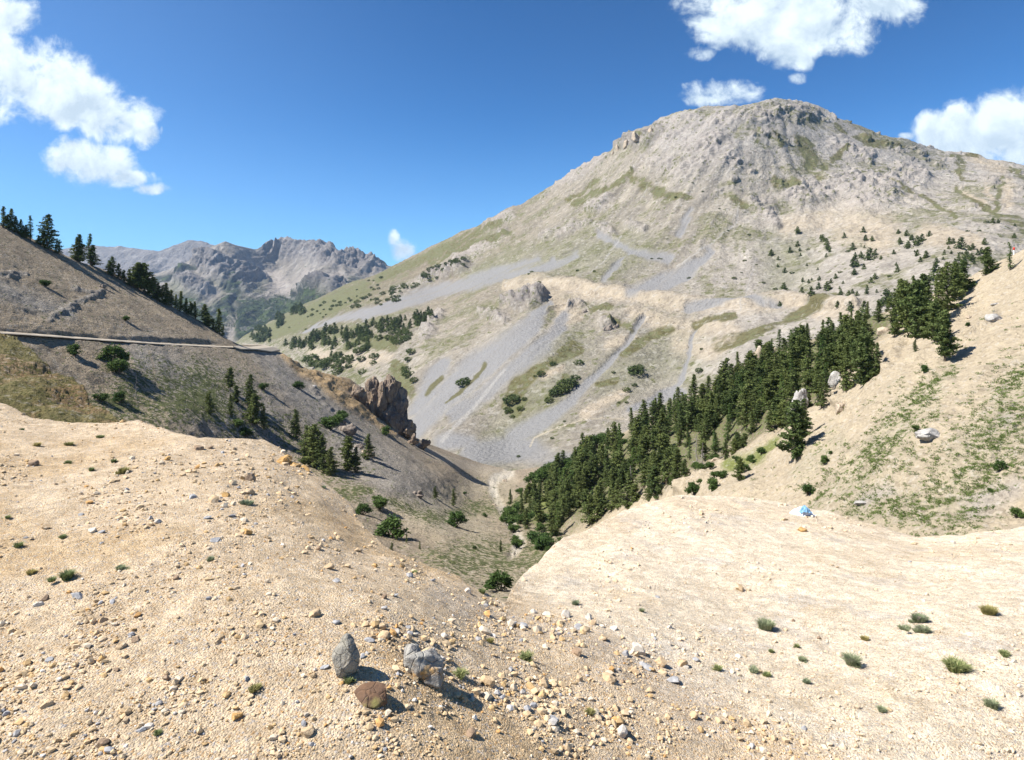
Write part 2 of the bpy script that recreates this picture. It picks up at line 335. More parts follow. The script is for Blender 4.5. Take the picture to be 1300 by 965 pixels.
# ---- the big mountain
mt_top = [(180,470),(290,442),(310,427),(350,405),(400,380),(440,362),(480,348),(500,337),(530,322),(560,308),(585,297),(610,288),(625,280),(640,270),(652,264),(665,262),(680,252),(700,240),(722,225),(740,214),(760,202),(776,192),(783,181),(795,174),(810,166),(820,161),(838,152),(850,146),(870,140),(900,136),(940,134),(965,130),(985,126),(1000,127),(1020,130),(1045,138),(1060,150),(1090,160),(1120,172),(1150,178),(1200,192),(1240,199),(1300,213),(1400,240),(1600,290)]
mt_bot = [(180,560),(300,560),(500,640),(600,680),(800,680),(1000,600),(1200,500),(1600,430)]
L2 = Layer([(200,460,3300),(310,427,2900),(400,380,2500),(480,348,2250),(560,308,2050),(640,270,1850),(700,240,1720),(780,190,1560),(870,140,1430),(985,127,1400),(1060,150,1420),(1150,178,1450),(1300,213,1400),(1600,290,1300),
            (320,450,2000),(400,430,1500),(400,480,1050),(480,400,1350),(480,440,1050),(540,440,900),(500,500,780),(500,560,640),(560,560,560),(600,600,450),(700,660,330),
            (560,380,1330),(640,360,1180),(700,350,1080),(680,390,860),(640,420,790),(620,480,680),(700,450,680),(740,420,760),(700,560,500),(640,570,520),(760,370,900),(860,390,760),(850,360,880),(1000,392,660),(1000,365,760),
            (800,470,610),(850,500,560),(900,440,620),(960,420,600),(940,560,380),(1060,380,620),(1060,340,760),(1150,310,760),(1200,330,600),(1300,300,700),(1100,420,480),(1250,420,430),(1600,430,380),(1600,350,600),(900,270,1100),(1040,200,1240),(1200,260,980),(750,280,1330)],
           mt_top, mt_bot, 180, 1560, 1.55, 400)
x, y, z = L2.P[..., 0], L2.P[..., 1], L2.P[..., 2]; PX, PY = L2.PX, L2.PY; tt = np.linspace(0, 1, L2.rows)[:, None]
# gullies and ribs radiating from the summit
sx, sy = (970 - CX) / F * 1500, 1500.0
th = np.arctan2(x - sx, -(y - sy)); rad = np.hypot(x - sx, y - sy)
wrp = fbm(x / 160, y / 160, z / 160, 4)
wx = PX + 7 * fbm(x / 30, y / 30, z / 30, 4) + 6 * wrp; wy = PY + 5 * fbm(x / 30 + 7, y / 30, z / 30, 4)
rib = ridged(th * 9 + wrp * 0.9 + rad / 900, rad / 420, 1.5, 5, 0.55)
rockL = [[(783,184,6),(800,180,10),(822,175,12),(835,170,8)], [(840,160,10),(900,155,14),(960,150,12),(1030,145,10)], [(850,175,20),(900,185,25),(930,205,18)], [(835,208,12),(870,215,14),(900,205,12)],
 [(640,388,8),(660,385,12),(685,378,9)], [(610,400,6),(640,405,8)], [(725,390,5),(740,388,6)], [(765,418,5),(778,415,5)], [(700,240,6),(745,215,8),(770,200,6)], [(620,290,8),(650,275,8)], [(560,345,8),(600,325,9),(640,300,8)], [(500,372,8),(545,358,8),(590,340,6)],
 [(760,292,9),(775,298,9)], [(800,285,8),(815,292,8)], [(705,240,4)], [(690,305,6),(720,292,6),(745,282,5)], [(955,255,9),(975,270,12),(985,290,8)], [(1005,250,20),(1060,235,18),(1110,230,16),(1170,225,14)], [(1090,260,20),(1130,250,18)], [(1060,185,10),(1100,200,10)],[(750,265,6),(775,255,7)],[(560,400,8),(540,430,7)]]
rock = strokes(wx, wy, rockL, 0.8); rock = np.clip(rock * (0.8 + 0.9 * fbm(x / 22, y / 22, z / 22, 4)), 0, 1)
screeL = [[(385,423,3),(430,405,7),(480,395,9),(550,372,10),(600,360,9),(660,348,8),(700,335,5)], [(460,405,5),(520,385,6)], [(600,355,7),(680,330,5)],
 [(700,385,4),(660,430,20),(600,470,22),(560,510,22),(525,548,16)], [(720,400,8),(690,440,16),(640,480,14),(580,530,14)], [(560,465,14),(530,520,14)],
 [(818,405,3),(790,440,4),(755,480,6),(725,512,9),(690,535,12),(650,555,14)], [(882,418,2.5),(870,460,3),(856,488,5),(838,506,9)], [(860,500,8),(800,520,5)],
 [(905,320,6),(870,350,12),(820,368,12),(800,375,8)], [(760,300,4),(800,320,5),(850,330,8)], [(790,330,5),(770,355,5)], [(880,270,5),(860,300,6)], [(690,345,5),(730,325,6)], [(700,330,4),(660,352,5)], [(600,575,20),(660,570,22),(720,585,16)], [(560,560,14),(600,560,10)],[(870,395,6),(940,385,5),(990,392,4)]]
sst_ = fbm(th * 70 + wrp * 1.5, rad / 380, 8.8, 4, .6)
scree = strokes(wx, wy, screeL, 0.8); scree = sst(scree * (1 + .8 * sst_), .0, 1.0)
grassL = [[(802,225,6),(815,235,12),(835,245,10),(860,252,7),(880,253,4)], [(930,255,8),(945,265,8)], [(1015,180,10),(1028,195,12),(1030,215,12),(1040,225,9)], [(1036,228,5),(1050,208,6),(1072,193,4)], [(980,232,8),(1005,235,7)], [(980,170,4),(990,185,4)], [(1090,175,7),(1110,185,8),(1140,190,6)], [(1060,160,3),(1075,172,4)],
 [(1210,195,5),(1218,212,5),(1225,228,6),(1240,230,4)], [(1205,200,2),(1240,200,3)], [(1214,240,3),(1235,256,4),(1262,276,5)], [(1272,230,4),(1266,260,4),(1262,276,4)], [(1262,280,8),(1290,285,10),(1300,298,8)], [(1280,215,3),(1300,232,4)], [(1130,230,2),(1180,255,3),(1215,280,3)],
 [(790,172,2),(820,175,2)], [(770,245,3),(800,218,3)], [(730,262,6),(770,240,5)], [(720,255,4),(760,228,4)], [(550,335,8),(600,312,7),(650,300,5)], [(480,355,8),(530,335,9),(600,300,6),(640,285,4)], [(400,395,14),(460,368,14)], [(340,425,14),(400,400,14)],
 [(560,480,4),(548,492,5),(542,500,3)], [(615,460,3),(600,480,3),(583,500,3),(568,512,2)], [(650,520,16),(660,490,14),(690,470,10),(730,440,6)], [(700,460,8),(735,445,8)], [(770,410,8),(800,420,7)], [(750,395,4),(775,392,5)], [(790,450,8),(820,430,10),(850,420,6)], [(760,490,5),(780,485,6)], [(505,470,12),(520,500,10)], [(450,430,10),(500,440,12)], [(910,440,10),(960,425,8),(1020,400,5)], [(1020,400,7),(1060,380,8)], [(800,505,3),(785,515,3)], [(700,500,6),(720,480,5)],[(880,415,6),(930,405,6)]]
grass = strokes(wx, wy, grassL, 0.9); grass = sst(grass * (1.0 + 1.5 * fbm(x / 32, y / 32, z / 32, 6, .65)), .25, .75)
tanL = [[(640,366,5),(690,362,9),(740,370,12),(800,380,12),(860,390,13),(930,394,10),(1000,388,10),(1090,396,10)], [(700,375,10),(730,395,14),(700,420,8)], [(800,400,10),(870,420,18),(930,420,14)], [(770,440,8),(800,430,6)], [(735,405,6),(700,415,5)], [(700,375,5),(715,400,5),(700,430,5)], [(745,525,8),(770,510,9),(795,500,6)], [(690,480,6),(715,470,6)], [(860,440,16),(900,450,14),(930,430,10)], [(1120,300,30),(1080,290,30)], [(1225,245,5),(1250,262,5)], [(1250,240,4),(1262,258,4)], [(1280,235,8),(1278,265,8)],[(1230,200,10),(1270,215,12)], [(1000,290,16),(1050,280,20)], [(1180,300,14),(1240,310,14)], [(400,450,10),(440,460,14),(490,455,10)],[(1040,400,10),(1090,405,10)],[(610,465,4),(580,500,3)]]
tan = strokes(wx, wy, tanL, 0.9)
cliff = np.maximum(rock, 0.7 * sst(fbm(x / 38 + 4, y / 38, z / 38, 5, .6), .2, .38) * sst(z + .25 * (x - 250), 170, 300) * (1 - scree) * (1 - tan))
fl = sst(np.hypot(x - (640 - CX) / F * 480, y - 480), 60, 300)
h = rib * (4 + 6 * sst(z, 0, 250) * sst(rad, 150, 600)) * fl * (1 - 0.7 * scree)
h += fbm(x / 60, y / 60, z / 60, 5, 0.55) * 4.5 * fl * (1 - 0.8 * scree)
h += cliff * (ridged(x / 34, y / 34, z / 34, 5, 0.65) * 11 + ridged(x / 11, y / 11, z / 11, 4, .65) * 5 + 2) + fbm(x / 9, y / 9, z / 9, 4, 0.65) * 2.0 * (1 - 0.7 * scree) * fl
dk = strokes(wx, wy, [rockL[4], [(650,390,6),(665,388,8)], rockL[0], [(540,358,8),(600,338,8)]], 0.7)
h += dk * ridged(x / 22, y / 60, z / 60, 5, 0.65) * 18
h -= strokes(PX, PY, [screeL[6], screeL[7]], 0.8) * 0.7
h += strokes(wx, wy, [[(640,362,4),(690,356,6),(740,364,7),(800,374,7),(860,384,7),(930,389,6),(1000,383,6),(1090,392,6)]], .7) * 7
h += strokes(wx, wy, [[(690,392,12),(740,400,16),(800,405,14),(860,415,14),(930,415,10)]], .9) * ridged(th * 40 + wrp, rad / 200, 2., 3) * 4 * (1 - scree)
L2.displace(h * (0.85 + 0.15 * (1 - tt ** 30)))
x, y, z = L2.P[..., 0], L2.P[..., 1], L2.P[..., 2]
C = np.zeros(x.shape + (3,)) + (0.34, 0.305, 0.25)
C = lerp(C, (0.225, 0.18, 0.115), sst(900 - PX, 100, 420) * sst(400 - PY, -60, 60) * 0.75)
C = lerp(C, (0.45, 0.41, 0.36), sst(PX + .5 * (PY - 200), 900, 1060) * 0.75)
C = lerp(C, (0.42, 0.395, 0.37), sst(260 - PY + 40 * wrp, 0, 90) * sst(PX, 800, 860) * .7)
C = C * (1 + 0.26 * fbm(x / 45, y / 45, z / 45, 7, 0.68))[..., None]
st = fbm(th * 55 + wrp * 1.5, rad / 420, 4.4, 5, .6) * 1.3         # downslope streaks
C = C * (1 + 0.36 * st * sst(420 - z, 0, 150))[..., None]
gmix = sst(fbm(x / 75 + 3, y / 75, z / 50, 7, 0.72) + 0.28 * st, 0.02, 0.2)
C = lerp(C, (0.20, 0.19, 0.11), gmix * 0.62 * (1 - scree))
C = lerp(C, (0.235, 0.235, 0.155), strokes(wx, wy, [[(720,440,40),(680,520,50),(620,580,30)], [(1000,330,45),(980,380,20)],[(800,320,40),(700,330,34),(600,350,20)],[(860,450,50),(780,480,40)]], 1.0) * 0.55)
C = lerp(C, (0.49, 0.415, 0.315), np.clip(tan * (1 + .5 * wrp), 0, 1) * 0.9); C = lerp(C, (0.42, 0.38, 0.35), cliff * 0.75)
C = lerp(C, (0.29, 0.285, 0.285), scree * 0.88)
C = lerp(C, (0.22, 0.205, 0.20), np.clip(dk * (0.7 + fbm(x / 14, y / 14, z / 14, 4)), 0, 1) * 0.6)
C = lerp(C, (0.14, 0.128, 0.05), grass * 0.9)
flank = sst(560 - PX, 0, 160) * (1 - scree)
C = lerp(C, (0.125, 0.12, 0.055), flank * (0.5 + 0.5 * fbm(x / 60, y / 60, z / 60, 4)) * sst(440 - PY, 0, 20))
path = strokes(PX, PY, [[(673,567,1.2),(678,556,1.2),(690,550,1.2),(712,542,1.1),(740,533,.9),(765,531,.9),(800,533,.9)]], 0.5)
C = lerp(C, (0.50, 0.44, 0.34), path * 0.8)
ptc = strokes(PX + 2 * fbm(x / 20, y / 20, z / 20, 3), PY, [[(822,235,.7),(818,252,.8)],[(1213,200,.8),(1220,215,.9),(1222,224,.7)],[(938,260,1),(935,285,1),(905,310,1.3),(860,340,1.5)],[(790,300,1),(765,335,1),(750,350,1)],[(960,330,.9),(940,400,.9)],[(1170,225,.8),(1140,250,.8)],[(1195,285,1),(1240,300,1)],[(640,470,2),(600,520,3),(560,560,3)]], 0.6)
C = lerp(C, (0.42, 0.40, 0.37), ptc * 0.7)
veg = np.clip(0.12 + 0.28 * grass + 0.2 * gmix + 0.25 * flank - 0.8 * scree - 0.3 * tan, 0, 1)
mt_m = terrain_mat('mountain_slope', 0.24, 0.8, 2.6, 0.42, (0.13, 0.13, 0.065))
L2.build('mountain', mt_m, np.clip(C * .74, 0.01, 0.8), veg, 900, 500, even=scree)

# ---- left slope with the road, running down to the valley floor
lf_top = [(-300,160),(-150,220),(0,286),(38,302),(73,321),(102,334),(131,342),(163,355),(189,373),(232,397),(261,411),(290,432),(305,438),(330,438),(346,441),(356,448),(373,460),(392,470),(410,475),(443,481),(470,500),(508,546),(540,562),(575,576),(610,588),(650,598),(700,592),(760,600),(820,640),(900,700)]
def pl(px, py, k=0.649, H=94.3): return -H / ((HY - py) / F + k * (px - CX) / F)
ctl = [(a, b, pl(a, b)) for a, b in [(-200,200),(0,288),(0,425),(0,560),(102,334),(140,433),(140,530),(240,400),(240,470),(240,560),(305,438),(352,445),(352,520),(400,475),(400,600),(440,520),(300,650),(470,560),(-200,500)]]
ctl += [(443,481,370),(508,546,360),(540,562,380),(575,576,400),(620,590,425),(700,592,430),(500,620,222),(560,610,290),(500,665,185),(420,700,135),(590,650,262),(640,650,285),(600,700,165),(560,720,130),(650,720,150),(700,690,200),(640,760,105),(740,760,110),(740,640,300),(800,700,180),(620,800,90),(900,700,160),(600,1150,52),(300,950,66),(900,1100,60),(-300,800,80),(300,760,95),(0,760,95)]
L3 = Layer(ctl, lf_top, [(-300,820),(250,1000),(600,1250),(900,1150)], -300, 880, 1.5, 470)
x, y, z = L3.P[..., 0], L3.P[..., 1], L3.P[..., 2]; PX, PY = L3.PX, L3.PY; tt = np.linspace(0, 1, L3.rows)[:, None]
n4 = fbm(x / 12, y / 12, z / 12, 5, 0.55)
wx = PX + 8 * n4; wy = PY + 6 * fbm(x / 12 + 5, y / 12, z / 12, 4)
vly = strokes(wx, wy, [[(600,600,20),(600,640,30),(620,690,60),(650,740,70)],[(520,690,30),(560,640,30),(600,600,16)]], 0.6)
gul = ridged(y / 26 + 0.6 * fbm(x / 30, y / 30, 0, 3), x / 160, z / 150, 4, 0.55)       # ribs running straight down the slope
h = gul * 1.1 * (1 - vly) + n4 * 1.1 + fbm(x / 2.5, y / 2.5, z / 2.5, 3, 0.6) * 0.35
h *= 0.4 + 0.6 * (1 - tt ** 20)
rl = strokes(wx, wy, [[(60,405,4),(100,385,5),(130,368,3)], [(90,365,3),(118,372,3)], [(425,545,8),(440,560,7)], [(0,350,4),(30,352,4)], [(455,575,6),(468,585,5)], [(395,495,3),(420,520,3)]], 0.6)
h += rl * ridged(x / 4, y / 4, z / 4, 4) * 1.0
och = strokes(wx, PY, [[(360,452,4),(385,474,8),(410,482,10),(440,490,10)], [(400,482,7),(440,510,10),(470,530,7),(500,550,5)]], 0.6)
h += och * ridged(x / 8, y / 8, z / 30, 4) * 1.6
wash = strokes(PX + 3 * n4, PY, [[(645,600,9),(625,612,7),(628,630,6),(640,650,6),(655,675,6),(662,690,7),(648,705,5)]], 0.6)
h += wash * (ridged(x / 3, y / 3, z / 3, 4) * 1.0 - 0.8)
L3.displace(h * (1 - strokes(PX, PY, [[(-200,413,5),(0,423,5),(128,432,4),(305,440,4),(345,441,3)]], .5)))
C = np.zeros(x.shape + (3,)) + (0.29, 0.245, 0.185); C = C * (1 + 0.22 * fbm(x / 9, y / 9, z / 9, 6, 0.6))[..., None]
C = lerp(C, (0.275, 0.265, 0.25), strokes(wx, wy, [[(330,450,16),(420,540,50),(500,610,50),(560,650,30)], [(180,460,40),(330,540,60)], [(0,370,16),(90,400,12)]], 1.0) * 0.75)
C = C * (1 + 0.3 * fbm(y / 4 + n4, x / 40, z / 40, 5, .6))[..., None]
C = lerp(C, (0.36, 0.30, 0.22), strokes(wx, wy, [[(100,400,6),(130,430,5)], [(30,400,6),(60,425,4)], [(150,440,3),(190,500,4)], [(190,450,2),(205,520,3)], [(540,590,6),(600,600,8),(655,612,8)], [(560,690,12),(540,670,14),(500,650,8)]], 0.8) * 0.7)
C = lerp(C, (0.40, 0.285, 0.15), och * 0.85)
C = lerp(C, (0.42, 0.37, 0.30), strokes(wx, PY, [[(480,535,3),(520,562,3),(560,582,6),(610,596,8),(650,606,8)]], 0.7) * 0.7)
C = lerp(C, (0.26, 0.245, 0.225), rl * 0.8)
vg = strokes(wx, wy, [[(500,640,10),(560,660,12),(620,640,16),(660,650,16)], [(560,720,30),(620,715,40),(700,700,40)], [(400,640,14),(470,625,8)], [(130,520,30),(250,500,40)]], 0.9)
C = lerp(C, (0.33, 0.295, 0.19), vg * np.clip(0.6 + 0.9 * n4, 0, 1) * 0.8)
C = lerp(C, (0.42, 0.375, 0.28), strokes(wx, wy, [[(480,640,10),(540,655,30),(600,670,40),(600,720,50)], [(560,640,20),(600,620,24),(640,620,20)], [(600,690,30),(640,740,50)]], 1) * .6)
C = lerp(C, (0.56, 0.53, 0.46), np.clip(wash * (.9 + 1.2 * n4), 0, 1) * 0.8)
veg = np.clip(0.1 + 0.35 * vg + 0.3 * n4 + strokes(wx, wy, [[(250,500,60),(420,600,50)],[(160,480,40)]], 1) * 0.25 - och - wash, 0, 1) * sst(PY, 425, 450)
veg = np.maximum(veg, 0.12)
lf_m = terrain_mat('grey_scree_slope', 1.3, 1.0, 0.5, 0.6, (0.10, 0.11, 0.045))
L3.build('scree_slope', lf_m, np.clip(C * np.array((.93, .90, .86)), 0.01, 0.8), veg, 120, 45)

# ---- grassy spur at the lower left
sp_top = [(-300,330),(-60,405),(0,427),(20,436),(50,458),(90,490),(130,518),(165,545),(200,600),(260,740),(330,900)]
L4 = Layer([(-300,330,85),(0,427,78),(50,458,70),(90,490,62),(130,518,54),(165,545,48),(200,600,46),(260,740,48),(330,900,54),(330,1100,50),(-300,700,30),(0,700,32),(-300,600,36),(0,560,42),(60,560,42),(140,600,36),(0,490,56)], sp_top, [(-300,700),(100,750),(330,1150)], -300, 330, 1.5, 190)
x, y, z = L4.P[..., 0], L4.P[..., 1], L4.P[..., 2]
h = fbm(x / 5, y / 5, z / 5, 5, 0.6) * 1.3 + ridged(x / 2.5 + z / 2, y / 6, z / 6, 5, .6) * 0.45; L4.displace(h)
C = np.zeros(x.shape + (3,)) + (0.34, 0.235, 0.12); C = C * (1 + 0.3 * fbm(x / 2, y / 2, z / 2, 5, 0.6))[..., None]
C = lerp(C, (0.42, 0.31, 0.18), sst(fbm(x / 6, y / 6, z / 6, 4), 0.0, 0.3) * 0.7)
C = lerp(C, (0.24, 0.23, 0.09), sst(fbm(x / 4 + 5, y / 4, z / 4, 4), 0.0, 0.25) * 0.7)
L4.build('grassy_spur', terrain_mat('dry_spur', 3.0, 1.0, 0.2, 0.6, (0.09, 0.085, 0.03), 2.2), np.clip(C * .55, .01, .8), np.full(x.shape, 0.3), 40, 45)

# ---- right slope, with the forest strip along its far edge
rt_top = [(560,690),(640,645),(680,612),(720,590),(760,566),(800,545),(830,530),(870,510),(900,492),(960,452),(1000,440),(1040,428),(1100,405),(1160,385),(1200,365),(1235,350),(1265,335),(1300,318),(1400,280),(1600,200)]
L5 = Layer([(560,690,300),(640,645,310),(680,612,330),(760,566,300),(830,530,270),(900,492,235),(960,452,215),(1040,428,190),(1100,405,170),(1160,385,150),(1235,350,140),(1300,318,132),(1600,200,120),
            (620,720,210),(700,690,215),(720,640,250),(800,600,215),(830,650,160),(900,560,180),(900,630,118),(960,600,118),(1000,500,155),(1000,580,112),(1000,640,92),(1060,520,118),(1100,460,125),(1100,560,92),(1180,440,112),(1180,560,80),(1185,660,66),(1300,450,92),(1300,560,72),(1300,670,58),(1600,670,48),(1600,450,75),(700,760,150),(900,740,90),(1100,740,66),(1300,760,48)],
           rt_top, [(560,760),(800,780),(1000,760),(1600,760)], 560, 1560, 1.5, 330)
x, y, z = L5.P[..., 0], L5.P[..., 1], L5.P[..., 2]; PX, PY = L5.PX, L5.PY; tt = np.linspace(0, 1, L5.rows)[:, None]
n4 = fbm(x / 9, y / 9, z / 9, 5, 0.55); wx = PX + 10 * n4; wy = PY + 8 * fbm(x / 9 + 5, y / 9, z / 9, 4)
h = n4 * 1.6 + ridged(y / 13 + 0.5 * n4, x / 80, z / 80, 4, 0.5) * 0.8 + fbm(x / 1.5, y / 1.5, z / 1.5, 3, .6) * 0.16
h += strokes(wx, wy, [[(1140,440,8),(1130,470,10)], [(1050,500,10),(1080,520,8)], [(900,610,8),(870,620,8)]], .8) * ridged(x / 4, y / 4, z / 4, 4) * 1.8
L5.displace(h * (0.4 + 0.6 * (1 - tt ** 20)))
C = np.zeros(x.shape + (3,)) + (0.47, 0.395, 0.285); C = C * (1 + 0.16 * fbm(x / 5, y / 5, z / 5, 6, 0.6))[..., None]
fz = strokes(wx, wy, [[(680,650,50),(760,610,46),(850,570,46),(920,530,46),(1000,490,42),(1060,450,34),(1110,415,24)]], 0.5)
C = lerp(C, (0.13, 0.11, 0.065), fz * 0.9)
C = lerp(C, (0.17, 0.20, 0.05), strokes(wx, wy, [[(930,595,12),(960,585,12),(985,560,8)], [(690,640,10),(670,620,8)], [(1150,600,3)]], .8) * 0.9)
gr = strokes(wx, wy, [[(1040,640,14),(1090,620,34),(1130,570,44),(1160,520,34),(1200,475,18)], [(1100,650,30),(1200,640,50),(1270,560,50),(1300,480,30)], [(1240,430,5)], [(1060,560,20),(1010,600,14)]], 0.9)
C = lerp(C, (0.36, 0.33, 0.24), gr * 0.4)
C = lerp(C, (0.40, 0.37, 0.35), strokes(wx, wy, [[(1100,640,12),(1130,625,8)], [(1280,540,14)], [(1230,640,20),(1290,620,14)]], 1) * 0.5)
L5.build('gravel_slope', terrain_mat('pale_scree', 2.6, 1.0, 0.22, 0.5, (0.12, 0.14, 0.05), 1.6), np.clip(C * .8, .01, .8), np.clip(gr * 0.3 * (0.8 + 0.6 * n4) + fz * 0.4, 0, 0.9), 90, 55)

# ---- foreground gravel mounds
fg_top = [(-300,470),(-100,500),(0,512),(39,530),(79,535),(130,536),(177,533),(209,545),(252,556),(300,557),(336,558),(357,568),(371,584),(392,595),(409,613),(444,643),(464,668),(489,692),(543,716),(576,729),(593,742),(642,766),(650,747),(669,725),(683,714),(716,682),(744,674),(766,664),(794,648),(830,637),(866,630),(913,631),(968,634),(1001,641),(1051,650),(1092,663),(1134,674),(1167,682),(1217,680),(1258,675),(1300,670),(1420,655),(1600,620)]
fg_ctl = [(-300,470,11),(0,512,10),(90,535,9.6),(177,533,9.6),(336,558,9),(409,613,7.8),(464,668,6.9),(543,716,6.3),(600,745,6.0),(642,766,5.9),(669,725,7.6),(716,682,9.5),(794,648,12),(866,630,13.5),(968,634,13.8),(1051,650,13),(1167,682,11.5),(1300,670,11.5),(1600,620,12.5),
 (660,790,5.3),(650,830,4.4),(0,700,4.8),(-300,700,5),(300,700,4.7),(500,800,3.7),(200,620,6.2),(0,980,2.7),(400,980,2.7),(650,980,3.0),(900,980,3.6),(1300,980,4.0),(1600,980,4.2),(900,760,7.0),(1200,780,6.4),(760,800,5.4),(850,870,4.6),(1300,850,5.1),(-300,980,2.8),(750,740,7.2),(560,760,5.0)]
L6 = Layer(fg_ctl, fg_top, [(-700,1150),(2000,1150)], -700, 2000, 1.75, 480)
x, y, z = L6.P[..., 0], L6.P[..., 1], L6.P[..., 2]; PX, PY = L6.PX, L6.PY; tt = np.linspace(0, 1, L6.rows)[:, None]
n4 = fbm(x / 1.1, y / 1.1, z / 1.1, 5, 0.5)
right = sst(PX - 640 - (PY - 767) * 1.9, 0, 90) * sst(PX, 600, 650)       # the smooth pale mound on the right
crk = strokes(PX + 6 * n4, PY + 4 * n4, [[(385,775,2),(400,765,2),(412,755,2)], [(350,560,4),(372,580,6),(400,605,6)], [(370,690,2),(378,705,2)], [(1000,660,1.5),(1022,662,2)]], .8)
rill = ridged(x / .9 + .5 * n4, y / 3.5, z / 2.5, 4, .55)
h = right * rill * .035 + n4 * 0.07 * (1 - 0.1 * right) + fbm(x / 0.25, y / 0.25, z / 0.25, 4, 0.6) * (0.022 - 0.012 * right)
h += fbm(x / .35, y / .35, z / .35, 4, .6) * .03 * tt ** 6
h *= 0.8 + 0.2 * (1 - tt ** 25)
L6.displace(h)
C = np.zeros(x.shape + (3,)) + (0.60, 0.48, 0.33)
C = lerp(C, (0.73, 0.63, 0.48), right * 0.95)
C = C * (1 + 0.12 * fbm(x / .6, y / .6, z / .6, 5, 0.6) + .05 * right * rill)[..., None]
C = lerp(C, (0.60, 0.49, 0.34), right * sst(fbm(x / 1.4 + 3, y / 1.4, z / 1.4, 5, .6), .02, .3) * .6)
C = lerp(C, (0.55, 0.51, 0.45), right * sst(fbm(x / .5 + 8, y / .5, z / .5, 5, .65), .12, .35) * .5)
C = lerp(C, (0.47, 0.33, 0.17), sst(fbm(x / 1.6, y / 1.6, z / 1.6, 4) - right, 0.05, 0.35) * 0.5)
C = lerp(C, (0.44, 0.39, 0.33), strokes(PX + 9 * n4, PY + 9 * n4, [[(640,785,12),(720,810,22),(820,850,30),(900,900,40)], [(560,760,16),(650,800,20)]], 1) * 0.45)
fm, ft, fb = new_mat('gravel_ground', 0.95)
geo = ft.n.new('ShaderNodeNewGeometry'); P = geo.outputs['Position']
na = ft.noise(P, 60, 8, 0.78); v1 = ft.vor(P, 90, 'F1', 1, 0); vc = ft.vor(P, 90, 'F1', 1, 1); nb = ft.noise(P, 6, 5, 0.6)
gs = ft.n.new('ShaderNodeSeparateColor'); ft.l.new(vc, gs.inputs[0])
c = ft.mix(1.0, ft.attr('Col').outputs['Color'], ft.mix(na, (0.62, 0.6, 0.57), (1.34, 1.36, 1.4)), 'MULTIPLY')
c = ft.mix(1.0, c, ft.mix(gs.outputs[2], (0.8, 0.8, 0.82), (1.2, 1.18, 1.15)), 'MULTIPLY')
c = ft.mix(ft.ramp(gs.outputs[0], 0.86, 0.93, 0, 0.7), c, (0.36, 0.35, 0.35)); c = ft.mix(ft.ramp(gs.outputs[1], 0.88, 0.95, 0, 0.7), c, (0.46, 0.27, 0.11))
c = ft.mix(1.0, c, ft.mix(ft.ramp(nb, .3, .7), (0.82, 0.80, 0.77), (1.12, 1.13, 1.14)), 'MULTIPLY')
c = ft.mix(1.0, c, ft.mix(ft.ramp(ft.noise(P, 18, 6, 0.75), .35, .65), (0.84, 0.82, 0.8), (1.12, 1.12, 1.12)), 'MULTIPLY')
ft.l.new(c, fb.inputs['Base Color'])
hh = ft.math('ADD', na, ft.math('MULTIPLY', v1, -0.8))
hh = ft.math('MULTIPLY_ADD', ft.noise(P, 14, 6, 0.7), 1.5, hh)
bp = ft.n.new('ShaderNodeBump'); bp.inputs['Strength'].default_value = 0.9; bp.inputs['Distance'].default_value = 0.016
ft.l.new(hh, bp.inputs['Height']); ft.l.new(bp.outputs[0], fb.inputs['Normal'])
L6.build('gravel_ground', fm, np.clip(C, .01, .8), np.zeros(x.shape), 32, 42, nb=40)
gx_, gy_ = np.meshgrid(np.linspace(-16, 16, 160), np.linspace(-12, 2.6, 80))
gz_ = -2.12 + fbm(gx_ / 1.5, gy_ / 1.5, 1., 4) * .05 - .03 * np.abs(gx_); gi = np.arange(160 * 80).reshape(80, 160)
o = add_mesh('gravel_ground', np.stack([gx_, gy_, gz_], -1).reshape(-1, 3), np.stack([gi[:-1, :-1], gi[:-1, 1:], gi[1:, 1:], gi[1:, :-1]], -1).reshape(-1, 4), fm, attrs={'Col': np.full((160 * 80, 3), (.565, .44, .285)), 'veg': np.zeros(12800)}); tag(o, kind='structure')
LAY = dict(mt=L2, lf=L3, sp=L4, rt=L5, fg=L6)
def place(k, px, py, sink=0.0):
    p = LAY[k].at(px, py).copy(); p[2] -= sink; return p
def link(proto, first, loc, scale, rz, label, cat, group=None, name=None):
    """first use moves the prototype itself, later uses copy it with its parts"""
    if not first.get(proto.name): first[proto.name] = 1; o = proto
    else: o = copy_tree(proto)
    o.location = loc; o.scale = scale if hasattr(scale, '__len__') else (scale,) * 3; o.rotation_euler = (0, 0, rz)
    tag(o, label, cat, group)
    if 'group' in o.keys() and not group: del o['group']
    return o
USED = {}
# ------------------------------------------------------------------ road cut into the left slope
road_px = [(-200,412),(-100,417),(0,422.5),(58,426.5),(128,431.5),(203,436.5),(261,439.5),(305,441)]
rv = []; xs = np.linspace(-200, 305, 120); ys = crv(road_px, xs)
for px, py in zip(xs, ys):
    p = ray(px, py) * pl(px, py); rv += [p + (-2.4, 0, 1.0), p + (-1.6, 0, 0.62), p + (0.9, 0, 0.1), p + (1.2, 0, 0.12), p + (1.5, 0, -0.02), p + (1.9, 0, -0.3)]
rv = np.array(rv); rv[:, 2] += fbm(rv[:, 0] / 2, rv[:, 1] / 2, 0, 3) * 0.12
n = len(xs); fx = [(i * 6 + k, i * 6 + k + 1, (i + 1) * 6 + k + 1, (i + 1) * 6 + k) for i in range(n - 1) for k in range(5)]
rm = col_mat('road_gravel', 0.95, 3, 0.25, 0.3, 0.05)
tag(add_mesh('road', rv, fx, rm, attrs={'Col': np.full((len(rv), 3), (0.42, 0.36, 0.28))}), kind='structure')
